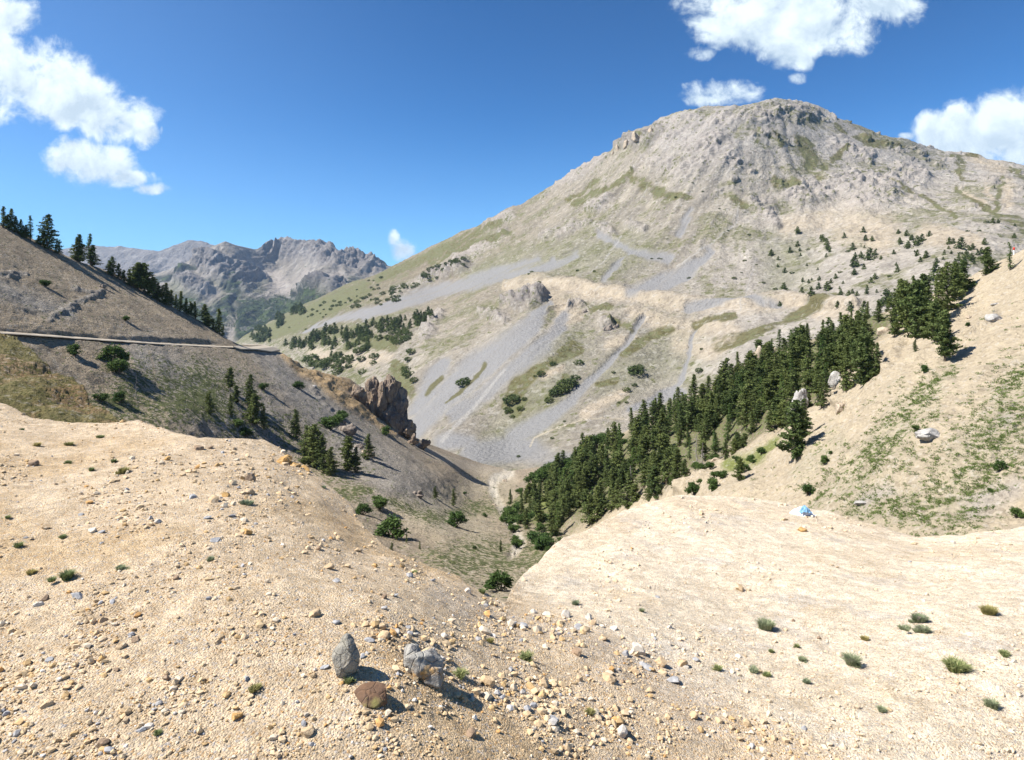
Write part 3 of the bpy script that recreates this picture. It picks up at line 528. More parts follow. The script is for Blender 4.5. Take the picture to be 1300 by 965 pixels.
q = [(296,440.4),(312,437.6),(330,437.6),(347,441.0),(356,444.5),(345,446.5),(325,443.5),(305,443.2)]
qv = [ray(a, b) * (pl(a, b) * (1.02 if b < 440 else 0.985)) + (0, 0, 0.2) for a, b in q]
bv = [v + np.array((0, 0, -.5)) for v in qv]; me = bpy.data.meshes.new('road'); me.from_pydata([tuple(v) for v in qv + bv], [], [tuple(range(8))] + [(i, (i + 1) % 8, 8 + (i + 1) % 8, 8 + i) for i in range(8)])
at = me.attributes.new('Col', 'FLOAT_COLOR', 'POINT'); at.data.foreach_set('color', np.tile((0.38, 0.33, 0.26, 1), 16)); me.materials.append(rm)
o = bpy.data.objects.new('road', me); col.objects.link(o); tag(o, kind='structure')

# ------------------------------------------------------------------ trees
bark = rock_mat('bark', (0.10, 0.075, 0.055), (0.16, 0.13, 0.10), (0.07, 0.05, 0.04), 3, 0.5, 0.05)
leafA = leaf_mat('pine_needles', (0.05, 0.075, 0.024), (0.155, 0.195, 0.065), 0.22)
leafB = leaf_mat('shrub_leaves', (0.04, 0.075, 0.02), (0.10, 0.16, 0.045), 0.25)
leafC = leaf_mat('larch_needles', (0.06, 0.105, 0.03), (0.12, 0.18, 0.05), 0.25)
dead = rock_mat('dead_wood', (0.34, 0.31, 0.28), (0.24, 0.21, 0.19), (0.42, 0.39, 0.36), 3, 0.4, 0.03)
def tube(V, Fc, pts, rad, seg=6):
    b = len(V)
    for i, (p, r) in enumerate(zip(pts, rad)):
        for k in range(seg):
            a = 2 * math.pi * k / seg; V.append((p[0] + math.cos(a) * r, p[1] + math.sin(a) * r, p[2]))
    for i in range(len(pts) - 1):
        for k in range(seg):
            Fc.append((b + i * seg + k, b + i * seg + (k + 1) % seg, b + (i + 1) * seg + (k + 1) % seg, b + (i + 1) * seg + k))
def limb(V, Fc, a, b_, r0, r1):
    a = np.array(a, float); b_ = np.array(b_, float); d = b_ - a; d /= np.linalg.norm(d) + 1e-9
    u = np.cross(d, (0, 0, 1) if abs(d[2]) < .9 else (1, 0, 0)); u /= np.linalg.norm(u); v = np.cross(d, u); s = len(V)
    for p, r in ((a, r0), (b_, r1)):
        for k in range(4):
            t = math.pi / 2 * k; V.append(tuple(p + (u * math.cos(t) + v * math.sin(t)) * r))
    for k in range(4): Fc.append((s + k, s + (k + 1) % 4, s + 4 + (k + 1) % 4, s + 4 + k))
def clumps(pos, size, per, rg, flat=0.6, tone=None):
    """random small triangles gathered round each point"""
    n = len(pos); c = np.repeat(pos, per, 0); sz = np.repeat(size, per)[:, None]
    c = c + rg.normal(0, 0.55, (n * per, 3)) * sz * (1, 1, flat)
    u = rg.normal(size=(n * per, 3)); u[:, 2] *= 0.6; u /= np.linalg.norm(u, axis=1, keepdims=True)
    v = rg.normal(size=(n * per, 3)); v = np.cross(u, v); v /= np.linalg.norm(v, axis=1, keepdims=True)
    k = sz * rg.uniform(0.5, 1.0, (n * per, 1))
    V = np.stack([c + u * k, c - u * k * .5 + v * k * .55, c - u * k * .5 - v * k * .55], 1).reshape(-1, 3)
    t = np.repeat(tone if tone is not None else rg.random(n), per) + rg.normal(0, 0.12, n * per)
    return V, np.arange(len(V)).reshape(-1, 3), np.repeat(np.clip(t, 0, 1), 3)
def pine_proto(name, seed, r=0.17, base=0.1, nb=70, per=7, clump=0.034, droop=0.25, leaf=None, power=0.75, gap=0.12, parts=True, lean=0.0):
    """unit-height conifer: tapered trunk with limbs, crown of needle clumps on drooping boughs"""
    rg = np.random.default_rng(seed); root = empty(name, (0, 0, 0)); V, Fc = [], []
    wob = rg.normal(0, 0.012, (7, 2)); zs = np.linspace(-0.06, 0.97, 7)
    ax = lambda z_: np.array([np.interp(z_, zs, wob[:, 0]) + lean * z_ * z_, np.interp(z_, zs, wob[:, 1]), z_])
    tube(V, Fc, [ax(z_) for z_ in zs], np.linspace(0.022, 0.003, 7), 7)
    P, S, T = [], [], []
    ph = rg.uniform(0, 6.28, 3)
    for i in range(nb):
        t = base + (1 - base) * ((i + rg.random()) / nb); a = i * 2.4 + rg.normal(0, 0.4)
        prof = (1 - (t - base) / (1 - base)) ** power * min(1, 0.55 + (t - base) * 4)
        L = r * prof * (0.78 + 0.3 * math.sin(a * 1 + ph[0] + t * 7) + rg.normal(0, 0.16)) + 0.012
        if rg.random() < gap: L *= 0.4
        o0 = ax(t); end = o0 + np.array([math.cos(a) * L, math.sin(a) * L, L * (0.15 - droop * (1.3 - t))])
        limb(V, Fc, o0, end, 0.005 * (1.2 - t) + .001, 0.001)
        m = max(2, int(L / 0.028))
        tb = 0.5 + rg.normal(0, 0.2)
        for j in range(m):
            s = 0.25 + 0.8 * (j + rg.random()) / m
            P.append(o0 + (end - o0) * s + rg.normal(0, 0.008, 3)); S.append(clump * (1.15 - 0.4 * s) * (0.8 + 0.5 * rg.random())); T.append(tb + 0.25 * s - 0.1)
    for j in range(6): P.append(ax(0.93 + 0.014 * j)); S.append(clump * 0.5); T.append(0.6)
    Vc, Fk, Tn = clumps(np.array(P), np.array(S), per, rg, 0.55, np.array(T))
    add_mesh('trunk', V, Fc, bark, root, smooth=True)
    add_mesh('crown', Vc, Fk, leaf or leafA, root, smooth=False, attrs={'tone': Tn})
    return root
def shrub_proto(name, seed, leaf=None, stems=7, n=420, per=6, size=0.06, hz=0.8):
    rg = np.random.default_rng(seed); root = empty(name, (0, 0, 0)); V, Fc = [], []; lobes = []
    for i in range(stems):
        a = rg.uniform(0, 6.28); rr = rg.uniform(0.05, 0.33); e = (math.cos(a) * rr, math.sin(a) * rr, rg.uniform(0.25, 0.66) * hz)
        limb(V, Fc, (0, 0, -0.08), e, 0.025, 0.006); lobes.append((e, rg.uniform(0.15, 0.27)))
        limb(V, Fc, (e[0] * .6, e[1] * .6, e[2] * .6), (e[0] * 1.5, e[1] * 1.3, e[2] * 1.2), 0.01, 0.003)
    P = []; T = []
    for i in range(n):
        e, q = lobes[rg.integers(len(lobes))]; d = rg.normal(size=3); d /= np.linalg.norm(d); d *= q * rg.random() ** 0.4 * (1 + 0.2 * rg.normal()); p = np.array(e) + d
        if p[2] < 0: p[2] *= -0.3
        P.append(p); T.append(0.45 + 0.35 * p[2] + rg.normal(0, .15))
    Vc, Fk, Tn = clumps(np.array(P), np.full(n, size), per, rg, 0.8, np.array(T))
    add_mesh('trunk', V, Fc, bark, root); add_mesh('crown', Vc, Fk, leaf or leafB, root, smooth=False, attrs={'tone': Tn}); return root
def far_proto(name, seed, kind=0):
    """small single-mesh tree for the far slopes, trunk and foliage together"""
    rg = np.random.default_rng(seed); P, S = [], []
    if kind == 0:
        for i in range(60):
            t = rg.random(); a = rg.uniform(0, 6.28); L = 0.24 * (1 - t) ** 0.8 * (0.5 + 0.6 * rg.random()); P.append((math.cos(a) * L, math.sin(a) * L, 0.04 + t * 0.9)); S.append(0.11 * (1.1 - 0.5 * t))
    else:
        for i in range(70):
            d = rg.normal(size=3); d /= np.linalg.norm(d); P.append((d[0] * .5, d[1] * .5, 0.32 + d[2] * 0.3 + 0.06 * rg.normal())); S.append(0.13)
    return add_mesh(name, *(lambda q: (q[0], q[1]))(clumps(np.array(P), np.array(S), 6, rg, 0.8)), leafA, None, False, {'tone': np.full(60 * 18 if kind == 0 else 70 * 18, 0.4)})
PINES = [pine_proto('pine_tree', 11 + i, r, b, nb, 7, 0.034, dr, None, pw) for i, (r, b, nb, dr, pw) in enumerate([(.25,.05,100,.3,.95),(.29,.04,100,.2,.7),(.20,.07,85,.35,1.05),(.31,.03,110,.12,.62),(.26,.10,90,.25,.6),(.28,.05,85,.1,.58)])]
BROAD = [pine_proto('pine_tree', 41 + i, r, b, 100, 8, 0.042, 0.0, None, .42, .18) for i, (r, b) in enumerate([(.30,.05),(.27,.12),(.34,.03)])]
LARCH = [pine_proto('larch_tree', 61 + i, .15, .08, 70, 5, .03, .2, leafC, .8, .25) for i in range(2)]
SHRUB = [shrub_proto('shrub', 71), shrub_proto('shrub', 72), shrub_proto('shrub', 73, None, 5, 300)]
FARP = [far_proto('small_pine', 81 + i, 0) for i in range(3)]; FARB = [far_proto('bush', 91 + i, 1) for i in range(3)]
ORD = ['first','second','third','fourth','fifth','sixth','seventh','eighth','ninth','tenth','eleventh','twelfth','thirteenth','fourteenth','fifteenth','sixteenth','seventeenth','eighteenth','nineteenth','twentieth']
def plant(k, px, py, hpx, protos, label, cat, group=None, sink=0.3, wide=1.0):
    p = place(k, px, py, 0); s = hpx / F * p[1]
    pr = protos[random.randrange(len(protos))] if isinstance(protos, list) else protos
    return link(pr, USED, (p[0], p[1], p[2] - sink * min(1, s * .05)), (s * wide, s * wide, s), random.uniform(0, 6.28), label, cat, group)
# pines along the skyline of the left hill
sk = Z(3.445, 0, 240, [(12,165,88),(32,172,60),(48,180,92),(66,190,70),(88,200,66),(100,212,50),(128,222,105),(112,218,60),(165,240,38),(185,250,70),(207,262,150),(243,280,40),(256,284,52),(333,310,100),(348,316,118),(392,330,135),(405,334,90),(478,372,62),(492,378,85),(520,392,68),(541,402,50),(566,420,70),(585,430,92),(605,440,118),(628,450,125),(648,462,85),(672,475,92),(690,482,75),(712,498,80),(728,505,95),(748,512,70),(768,520,60),(790,530,85),(812,540,66),(832,550,62),(852,556,72),(898,590,88),(912,598,60),(932,604,45),(958,614,105),(975,625,50)])
for i, (px, py, hp) in enumerate(sk):
    side = 'left' if i < 20 else 'right'; n_ = i + 1 if i < 20 else len(sk) - i
    pr = LARCH if i in (6, 15) else (BROAD[1:2] if hp > 30 and 18 < i < 30 else PINES)
    nm = 'thin pale larch' if i in (6, 15) else ('tall dark pine' if hp > 26 else ('short dark pine' if hp < 17 else 'dark pine'))
    nth = ORD[min(n_ - 1, 19)] if n_ <= 20 else 'middle'
    plant('lf', px, min(py + 1.2, 900), hp * 1.03, pr, f'{nm} on the left hill skyline, {nth} from the {side} end' if n_ <= 20 else f'{nm} in the middle of the left hill skyline row', 'tree', 'pines along the skyline of the left hill', .3, 1.35)
# forest strip on the right
front = [(668,655),(690,668),(715,678),(740,668),(770,652),(800,640),(835,632),(870,622),(905,612),(935,598),(960,585),(985,560),(1002,570),(1015,545),(1040,520),(1075,505),(1105,488),(1122,470),(1130,440),(1120,400)]
zone = [(660,640),(682,615),(712,590),(742,577),(790,552),(815,540),(850,520),(880,508),(905,495),(940,475),(965,455),(1000,443),(1045,430),(1070,420),(1090,418),(1100,430),(1106,455),(1104,482),(1080,497),(1040,515),(1005,545),(985,545),(955,575),(920,598),(880,614),(840,632),(800,646),(765,660),(735,678),(700,684),(672,662)]
clear = [[(845,585),(880,572),(915,565),(935,572),(905,600),(850,612)], [(930,575),(975,560),(990,575),(950,600)], [(1000,540),(1040,525),(1030,500),(1000,500)], [(1050,500),(1095,500),(1080,470),(1060,480)]]
pts = []; tries = 0
while len(pts) < 299 and tries < 60000:
    tries += 1; px = random.uniform(655, 1155); py = random.uniform(395, 675)
    if not poly_in(px, py, zone): continue
    if any(poly_in(px, py, c_) for c_ in clear) and random.random() < 0.7: continue
    if all((px - a) ** 2 + ((py - b) * 1.35) ** 2 > 6.3 ** 2 for a, b in pts): pts.append((px, py))
pts.sort(key=lambda q: q[1])
for px, py in pts:
    third = 'lower' if px < 790 else ('middle' if px < 960 else 'upper'); hp = random.uniform(22, 48) * (1.0 - .05 * (px - 660) / 480)
    if py < crv([(660,640),(742,577),(905,495),(1000,443),(1135,400)], px) + 10: hp *= 0.72
    lar = random.random() < 0.12
    pr = LARCH if lar else (PINES if random.random() < .68 else BROAD)
    br = pr is BROAD
    lab = ('light green larch among the dark pines' if lar else ('broad dark green pine' if br else 'slender dark green pine')) + f' in the {third} part of the forest strip'
    seg = 'by the dry stream' if px < 720 else 'below the grey scree fan' if px < 810 else 'around the bare dead trees' if px < 920 else 'left of the grey pointed rock' if px < 1010 else 'above the pale boulders' if px < 1085 else 'leading up to the pine clump'
    ye = crv([(660,640),(742,577),(905,495),(1000,443),(1135,400)], px); yf = crv([(675,655),(725,668),(800,632),(920,595),(1005,545),(1080,497),(1150,420)], px); q_ = (py - ye) / max(yf - ye, 1)
    row = 'front' if q_ > .72 else 'back' if q_ < .3 else 'inner'; tl = 'tall' if hp > 38 else 'short' if hp < 28 else 'mid-sized'
    lab = f"{tl} {'green larch' if lar else 'broad dark pine' if br else 'slender dark pine'}, {row} row of the forest strip {seg}"
    plant('rt', px, py, hp * (0.8 if br else 1), pr, lab, 'tree', f'trees of the {third} forest strip', 0.5, random.uniform(1.05, 1.5))
low = [(742,560,22),(750,556,24),(758,553,26),(765,552,22),(732,566,16),(722,572,16),(712,578,18),(703,583,18),(694,590,20),(686,597,22),(698,600,24),(678,606,22),(690,612,26),(720,580,14)]
for px, py, hp in low: plant('rt', px, max(py, crv(rt_top, px) + 2), hp, SHRUB[:1], 'low dark green pine bush at the upper edge of the lower forest strip', 'bush', 'low pine bushes above the forest strip', 0.4, 1.1)
for (px, py, hp, lb) in [(1013,582,72,'tall bushy pine in front of the grey pointed rock at the forest edge'),(1022,560,52,'narrow pine close behind the tan boulder at the forest edge'),(940,612,30,'small bushy pine standing alone on the pale gravel below the forest'),(1075,496,62,'dense pine just right of the grey rock at the forest edge'),(1098,490,66,'wide dark pine at the right corner of the forest strip'),(1117,478,40,'small round pine at the right tip of the forest strip'),(1045,520,45,'short pine between the two pale boulders'),(708,682,44,'light green larch at the lowest corner of the forest strip'),(755,655,34,'bright green small larch beside the pale right mound')]:
    plant('rt', px, py, hp, LARCH if 'larch' in lb else (BROAD if 'wide' in lb or 'bushy' in lb else PINES), lb, 'tree', None, .4)
# upper clump of pines
up = [(1150,425,76,1),(1165,430,86,1),(1178,425,70,0),(1143,398,52,1),(1160,390,46,0),(1192,412,60,0),(1200,458,74,1),(1190,440,60,1),(1205,400,72,0),(1213,382,56,1),(1222,372,48,1),(1255,350,40,1),(1188,370,26,0),(1196,362,30,0),(1150,372,30,1),(1160,362,24,0),(1172,400,60,1),(1136,430,44,1),(1165,452,18,0),(1128,375,22,0),(1116,410,32,0),(1102,406,26,0),(1082,415,24,0)]
where = ['left front','centre','centre right','left rear','rear','right middle','lowest front right','right front','right rear','upper right','top right','lone wide','thin rear','second thin rear','small rear left','small rear','dense middle','far left','tiny low','small left rear','lonely left','short left','leftmost']
for (px, py, hp, b), wd in zip(up, where):
    py = max(py, crv(rt_top, px) + 1.5)
    plant('rt', px, py, hp * .88, BROAD if b else PINES, f'{wd} pine of the clump at the top of the pale right slope', 'tree', 'pine clump above the pale slope', .4)
plant('rt', 1284, 346, 36, LARCH, 'thin sparse pine at the right edge near the skyline of the pale slope', 'tree', None, .2)
# small trees and bushes on the pale slope
for (px, py, hp, lb) in [(1045,587,16,'tiny dark bush on the middle of the pale gravel slope'),(1053,575,8,'tiny green bush just above another on the pale slope'),(1168,555,11,'small dark bush left of the big grey boulder'),(1025,628,22,'small round green shrub above the plastic bag'),(1172,472,16,'thin little tree below the pine clump'),(1270,600,22,'rounded shrub with pinkish blooms on the right slope'),(1288,650,20,'shrub with purple blooms at the right edge'),(1258,628,9,'small pale green bush on the right slope'),(1232,420,9,'small dark shrub near the weathered stump rock'),(1012,585,22,'small shrub at the forest edge by the gravel'),(905,625,26,'green shrub at the foot of the forest by the right mound'),(880,628,24,'low green shrub peeping over the right mound'),(990,540,26,'shrub beside the grass patch in the forest gap')]:
    plant('rt', px, py, hp, SHRUB, lb, 'shrub', None, .1)
# scattered trees on the mountain
ms = Z(3.112, 960, 110, [(165,592,30),(60,672,24),(135,666,24),(88,690,16),(85,716,14),(143,746,11),(295,668,16),(205,650,9),(365,664,12),(393,722,50),(453,698,50),(497,698,18),(427,730,24),(335,744,11),(110,816,40),(75,806,11),(185,830,32),(210,784,18),(283,812,40),(300,786,20),(233,862,36),(330,892,28),(530,760,11),(480,824,15),(443,838,22),(405,844,20),(380,848,14),(597,600,26),(613,612,20),(637,630,42),(657,616,32),(600,640,34),(672,678,30),(650,698,22),(714,704,24),(740,690,14),(763,622,32),(810,640,50),(843,646,22),(830,684,36),(852,694,38),(873,670,22),(807,666,12),(908,552,12),(933,556,26),(953,558,18),(835,584,9),(880,580,9),(402,472,7),(710,770,66),(375,900,40),(430,900,44),(520,880,70),(440,925,40)])
ms += Z(3.218, 640, 100, [(755,820,10),(1088,730,18),(603,738,7),(632,737,7),(643,740,6),(150,872,10),(372,802,8),(300,790,8),(120,812,9),(110,824,8),(705,494,8),(815,476,7),(880,542,6),(915,628,6),(983,752,9),(940,828,12),(970,806,6),(1060,845,9),(1030,772,7),(420,766,6),(775,440,6),(670,665,5),(1000,650,9)])
for px, py, hp in ms:
    big = hp > 9
    plant('mt', px, py, hp * 1.05, FARP if hp > 4 else FARB, ('small dark pine standing alone ' if big else 'tiny dark bush ') + ('high on the mountainside' if py < 270 else 'on the right shoulder of the mountain' if px > 1150 else 'on the stony slope right of the tan shelf' if px > 980 else 'on the middle slope above the tan shelf'), 'tree' if big else 'bush', 'lone pines on the mountainside' if big else 'tiny bushes on the mountainside', .3, 1.45)
# bushes on the mountain's left flank and the bands by the crag
def scatter(k, poly, n, h0, h1, protos, label, cat, group, sep=3.5, wide=1.0):
    xs = [p[0] for p in poly]; ys = [p[1] for p in poly]; got = []; tr = 0
    while len(got) < n and tr < n * 200:
        tr += 1; px = random.uniform(min(xs), max(xs)); py = random.uniform(min(ys), max(ys))
        if not poly_in(px, py, poly) or fbm(np.array([px / 14.]), np.array([py / 9.]), 5., 3)[0] < -0.12: continue
        if all((px - a) ** 2 + (1.6 * (py - b)) ** 2 > sep * sep for a, b in got): got.append((px, py))
    xa, xb = min(q[0] for q in got), max(q[0] for q in got)
    for px, py in sorted(got, key=lambda q: q[1]):
        hh_ = random.uniform(h0, h1); e_ = ['left end', 'left half', 'middle', 'right half', 'right end'][min(4, int((px - xa) / (xb - xa + 1e-6) * 5))]
        plant(k, px, py, hh_, protos, ('larger ' if hh_ > (h0 + h1) / 2 else 'smaller ') + label + ', at its ' + e_, cat, group, .3, wide)
z2 = lambda L: Z(2.838, 320, 280, L)
scatter('mt', [(1000,300),(1100,285),(1230,300),(1290,285),(1295,300),(1240,340),(1130,365),(1060,395),(980,395)], 60, 3, 11, FARP, 'dark pine dotted on the stony shoulder above the forest', 'tree', 'pines dotted on the shoulder', 8, 1.4)
scatter('mt', z2([(100,470),(105,440),(180,420),(330,395),(440,375),(520,365),(640,350),(665,370),(630,385),(560,395),(470,410),(420,430),(330,440),(220,470)]), 95, 7, 15, FARP, 'dark pine in the band of trees above the rock crag', 'tree', 'pines in the band above the crag', 3.6, 1.2)
scatter('mt', z2([(270,470),(330,440),(420,430),(430,480),(390,520),(310,560),(260,540)]), 40, 6, 13, FARB + FARP, 'dark bushy pine on the tan ground above the crag', 'tree', 'bushy pines above the crag', 3.4, 1.1)
scatter('mt', z2([(470,420),(560,395),(575,440),(510,470),(450,440)]), 16, 6, 10, FARB, 'round dark bush below the band of pines', 'bush', 'round bushes below the pine band', 4)
scatter('mt', z2([(340,320),(400,285),(500,260),(560,230),(640,200),(700,180),(775,150),(780,180),(700,210),(650,240),(560,265),(530,300),(430,315),(360,325)]), 55, 3, 7, FARB, 'small dark bush on the rocky ledge above the grey scree', 'bush', 'bushes on the ledge above the scree', 3.2, 1.1)
scatter('mt', z2([(0,450),(0,405),(60,370),(180,315),(190,340),(120,370),(90,400),(100,440)]), 50, 6, 12, FARP, 'dark pine in the wood at the mountain\'s left foot', 'tree', 'wood at the foot of the left flank', 2.6, 1.3)
scatter('mt', z2([(100,420),(210,330),(320,270),(430,210),(520,200),(420,290),(300,330),(200,400)]), 34, 2.5, 5, FARB, 'tiny dark bush on the green left flank of the mountain', 'bush', 'bushes on the green flank', 5)
for px, py, hp in z2([(565,570,30),(590,590,22),(555,545,26),(575,485,24),(440,500,26),(438,520,18),(400,555,24),(215,520,44),(230,530,34),(205,505,24),(565,510,20),(760,595,34),(768,585,26)]):
    plant('mt', px, py, hp * 1.1, FARB, ('dark juniper bush above the crag' if px < 440 else 'dark juniper bush on the grassy ground left of the grey scree' if px < 535 else 'dark juniper bush on the grass strip in the grey scree'), 'bush', 'junipers beside the crag', .3, 1.2)
for px, py, hp in Z(3.017, 600, 380, [(315,370,30),(330,365,36),(345,358,40),(360,345,44),(375,335,36),(395,310,22),(265,296,22),(295,395,24),(627,290,40),(615,282,26),(640,270,20),(620,335,14),(408,258,24),(150,400,40),(160,385,24),(185,425,20),(145,435,16),(135,430,20),(200,388,14),(152,455,14),(590,355,20),(310,258,18),(540,287,10),(870,285,20),(590,400,10),(495,520,12),(305,535,10),(175,605,10),(352,470,8),(240,300,8),(560,400,8),(880,200,9),(130,440,9)]):
    plant('mt', px, py, hp * 1.15, FARB, 'dark bush below the pale shelf, ' + ('on the lower left grass strip' if px < 690 else 'in the middle cluster on bare rock' if px < 745 else 'on the slope just above the forest'), 'bush', 'bushes below the pale shelf', .3, 1.25)
# left slope: shrubs and small trees
ls = [(95,452,22,'S','rounded green shrub under the road, left of a wider one'),(142,465,34,'S','wide green shrub clump just below the road'),(150,478,26,'S','second clump of green shrub leaning on the wide one'),(57,366,12,'S','small bush alone on the slope above the road'),(158,410,9,'S','tiny bush on the bare slope above the road'),(152,512,20,'S','green shrub by the dry grassy spur'),(128,512,15,'S','small green shrub right beside the dry spur'),
 (291,497,26,'B','dark broken pine high on the left slope'),(299,512,20,'B','dark low pine under the broken one'),(317,520,40,'P','tall pine in the shaded group on the left slope'),(322,540,36,'B','bushy dark pine at the foot of the tall one on the left slope'),(264,528,26,'P','slim young pine left of the shaded group'),(290,530,24,'P','slim young pine between two groups on the left slope'),(334,545,26,'P','small pine right of the bushy dark one'),(333,497,12,'S','round bush above and right of the shaded group'),(379,495,14,'S','dark round bush alone on the upper left slope'),(300,545,14,'S','low shrub just above the gravel mound crest'),(312,556,16,'S','low shrub at the gravel mound crest'),
 (375,558,34,'P','slender pine left of the larger pine group in mid slope'),(390,588,44,'P','left pine of the larger group in mid slope'),(399,594,50,'B','broad pine in the middle of the mid-slope group'),(409,600,42,'P','right pine of the larger mid-slope group'),(420,606,34,'P','thin pine at the right end of the mid-slope group'),(442,598,40,'B','bushy pine alone to the right of the mid-slope group'),(452,600,30,'P','narrow pine just right of the lone bushy one'),(467,585,30,'P','pine below the brown rocks on the left slope'),(418,548,24,'S','shrub just above the dark rocks on the left slope'),(428,540,18,'S','shrub at the top of the dark rocks on the left slope'),(434,532,14,'S','small shrub upslope of the dark rocks'),(490,553,16,'S','small bush near the foot of the big crag'),
 (460,655,20,'S','left round green shrub on the valley side'),(481,648,22,'S','middle round green shrub on the valley side'),(498,684,38,'S','largest round green shrub on the valley floor with a long shadow'),(578,668,26,'S','round dark green shrub right of the largest one'),(553,632,14,'P','little conifer standing above the round shrubs'),(576,642,20,'P','narrow little conifer behind the round dark shrub'),(533,698,10,'P','tiny conifer at the rim of the gravel'),(497,702,10,'P','tiny conifer beside the gravel mound'),(516,690,8,'P','very small conifer below the largest shrub'),(590,628,5,'S','small bush on the pale wash'),
 (635,752,34,'S','big green shrub in the notch between the two gravel mounds'),(625,745,18,'S','small shrub leaning on the big one in the notch'),(648,640,18,'P','small conifer beside the dry stream bed'),(645,662,22,'S','green bush on the edge of the dry stream bed'),(660,628,10,'S','low bush across the dry stream bed'),(668,672,24,'P','young pine right of the dry stream bed'),(654,688,14,'S','bush low beside the dry stream bed'),(636,700,14,'P','young pine on the valley meadow'),(680,690,22,'S','bush at the lowest edge of the forest'),(690,700,26,'S','leafy bush behind the left rim of the pale mound'),(662,655,26,'P','young pine at the forest foot by the stream bed'),(700,682,30,'P','pine at the forest foot behind the pale mound'),(615,657,7,'S','tiny bush on the meadow'),(602,700,6,'S','tiny bush low on the meadow')]
for px, py, hp, t, lb in ls:
    pr = dict(S=SHRUB, B=BROAD, P=PINES)[t]; plant('lf', px, py, hp * 1.1, pr, lb, 'shrub' if t == 'S' else 'tree', None, .3, 1.25 if t == 'S' else 1.0)
scatter('lf', [(650,640),(690,655),(720,690),(700,705),(655,695),(640,665)], 18, 9, 20, SHRUB, 'green bush between the stream bed and the lowest trees', 'bush', 'bushes by the stream bed', 7, 1.2)
scatter('rt', [(845,615),(900,590),(985,565),(975,590),(930,618),(870,628)], 14, 8, 18, SHRUB, 'leafy bush in the clearing below the forest strip', 'bush', 'bushes in the forest clearing', 9, 1.2)
scatter('rt', [(700,600),(760,568),(800,548),(840,530),(830,545),(760,585),(700,615)], 16, 8, 16, SHRUB, 'low bush along the upper rim of the lower forest', 'bush', 'bushes on the upper forest rim', 6, 1.3)
# dead trees
def dead_tree(seed, k, px, py, hpx, label, nb=26):
    rg = np.random.default_rng(seed); V, Fc = [], []; zs = np.linspace(-.04, 1, 7); wob = rg.normal(0, .015, (7, 2)); root = empty('dead_tree', (0, 0, 0))
    tube(V, Fc, [(wob[i, 0], wob[i, 1], zs[i]) for i in range(7)], np.linspace(.02, .004, 7), 6); W, G = [], []
    for i in range(nb):
        t = .15 + .8 * rg.random(); a = rg.uniform(0, 6.28); L = .2 * (1.1 - t); e = (math.cos(a) * L, math.sin(a) * L, t + L * rg.uniform(-.4, .3)); limb(W, G, (0, 0, t), e, .006, .0025)
        for j in range(3): b = np.array(e) * (.5 + .2 * j) + np.array((0, 0, t)) * (.5 - .2 * j); limb(W, G, b, b + rg.normal(0, .04, 3), .003, .0012)
    add_mesh('trunk', V, Fc, dead, root); add_mesh('branches', W, G, dead, root)
    p = place(k, px, py); s = hpx / F * p[1]; root.location = p; root.scale = (s,) * 3; tag(root, label, 'dead tree')
dead_tree(1, 'rt', 802, 638, 46, 'leaning grey dead tree at the front of the lower forest strip'); dead_tree(2, 'rt', 886, 598, 44, 'grey bare dead tree in the gap of the forest strip', 34)
dead_tree(3, 'rt', 893, 600, 36, 'second bare dead tree right beside the grey one in the forest gap', 30); dead_tree(4, 'lf', 173, 508, 30, 'thin pale dead trunk standing on the slope beside the dry spur', 8); dead_tree(5, 'lf', 259, 512, 14, 'short bleached snag on the left slope', 6)
dead_tree(6, 'rt', 1262, 400, 16, 'jagged dead stump on the weathered rock of the pale slope', 10)

# ------------------------------------------------------------------ rocks
def ico(sub):
    import bmesh
    bm = bmesh.new(); bmesh.ops.create_icosphere(bm, subdivisions=sub, radius=1); v = np.array([q.co[:] for q in bm.verts]); f = np.array([[q.index for q in p.verts] for p in bm.faces]); bm.free(); return v, f
ICO = {s: ico(s) for s in (1, 3, 4, 5, 6)}
def facet(v, rg, n=14, lo=.6, hi=.95):
    for i in range(n):
        d = rg.normal(size=3); d /= np.linalg.norm(d); k = rg.uniform(lo, hi); e = v @ d - k; v = v - np.outer(np.maximum(e, 0), d)
    return v
def rock(name, seed, loc, size, mat, sub=4, rough=.08, rot=None, facets=14, lo=.6, label=None, cat='rock', group=None, lobes=None, smooth=True, tilt=None):
    rg = np.random.default_rng(seed); V0, F0 = ICO[sub]; VV, FF, k = [], [], 0
    for (cx_, cy_, cz_, sx_, sy_, sz_) in (lobes or [(0, 0, 0, 1, 1, 1)]):
        v = facet(V0.copy(), rg, facets, lo); off = rg.uniform(0, 50, 3)
        v = v * (1 + rough * 2.2 * fbm(v[:, 0] * 1.7 + off[0], v[:, 1] * 1.7 + off[1], v[:, 2] * 1.7 + off[2], 5, .6)[:, None]) + v * (rough * 0.6 * ridged(v[:, 0] * 4 + off[0], v[:, 1] * 4, v[:, 2] * 3, 4)[:, None])
        v = v * (sx_, sy_, sz_) + (cx_, cy_, cz_); VV.append(v); FF.append(F0 + k); k += len(v)
    v = np.concatenate(VV) * size
    o = add_mesh(name, v, np.concatenate(FF), mat, smooth=smooth); o.location = loc; o.rotation_euler = rot or (0, 0, rg.uniform(0, 6.28) if not lobes else 0)
    if label: tag(o, label, cat, group)
    return o
crag_m = rock_mat('crag_rock', (0.29, 0.22, 0.16), (0.17, 0.135, 0.11), (0.36, 0.27, 0.17), .12, .9, 1.2)
grey_m = rock_mat('grey_rock', (0.42, 0.40, 0.37), (0.30, 0.28, 0.26), (0.50, 0.46, 0.42), .5, .8, .25)
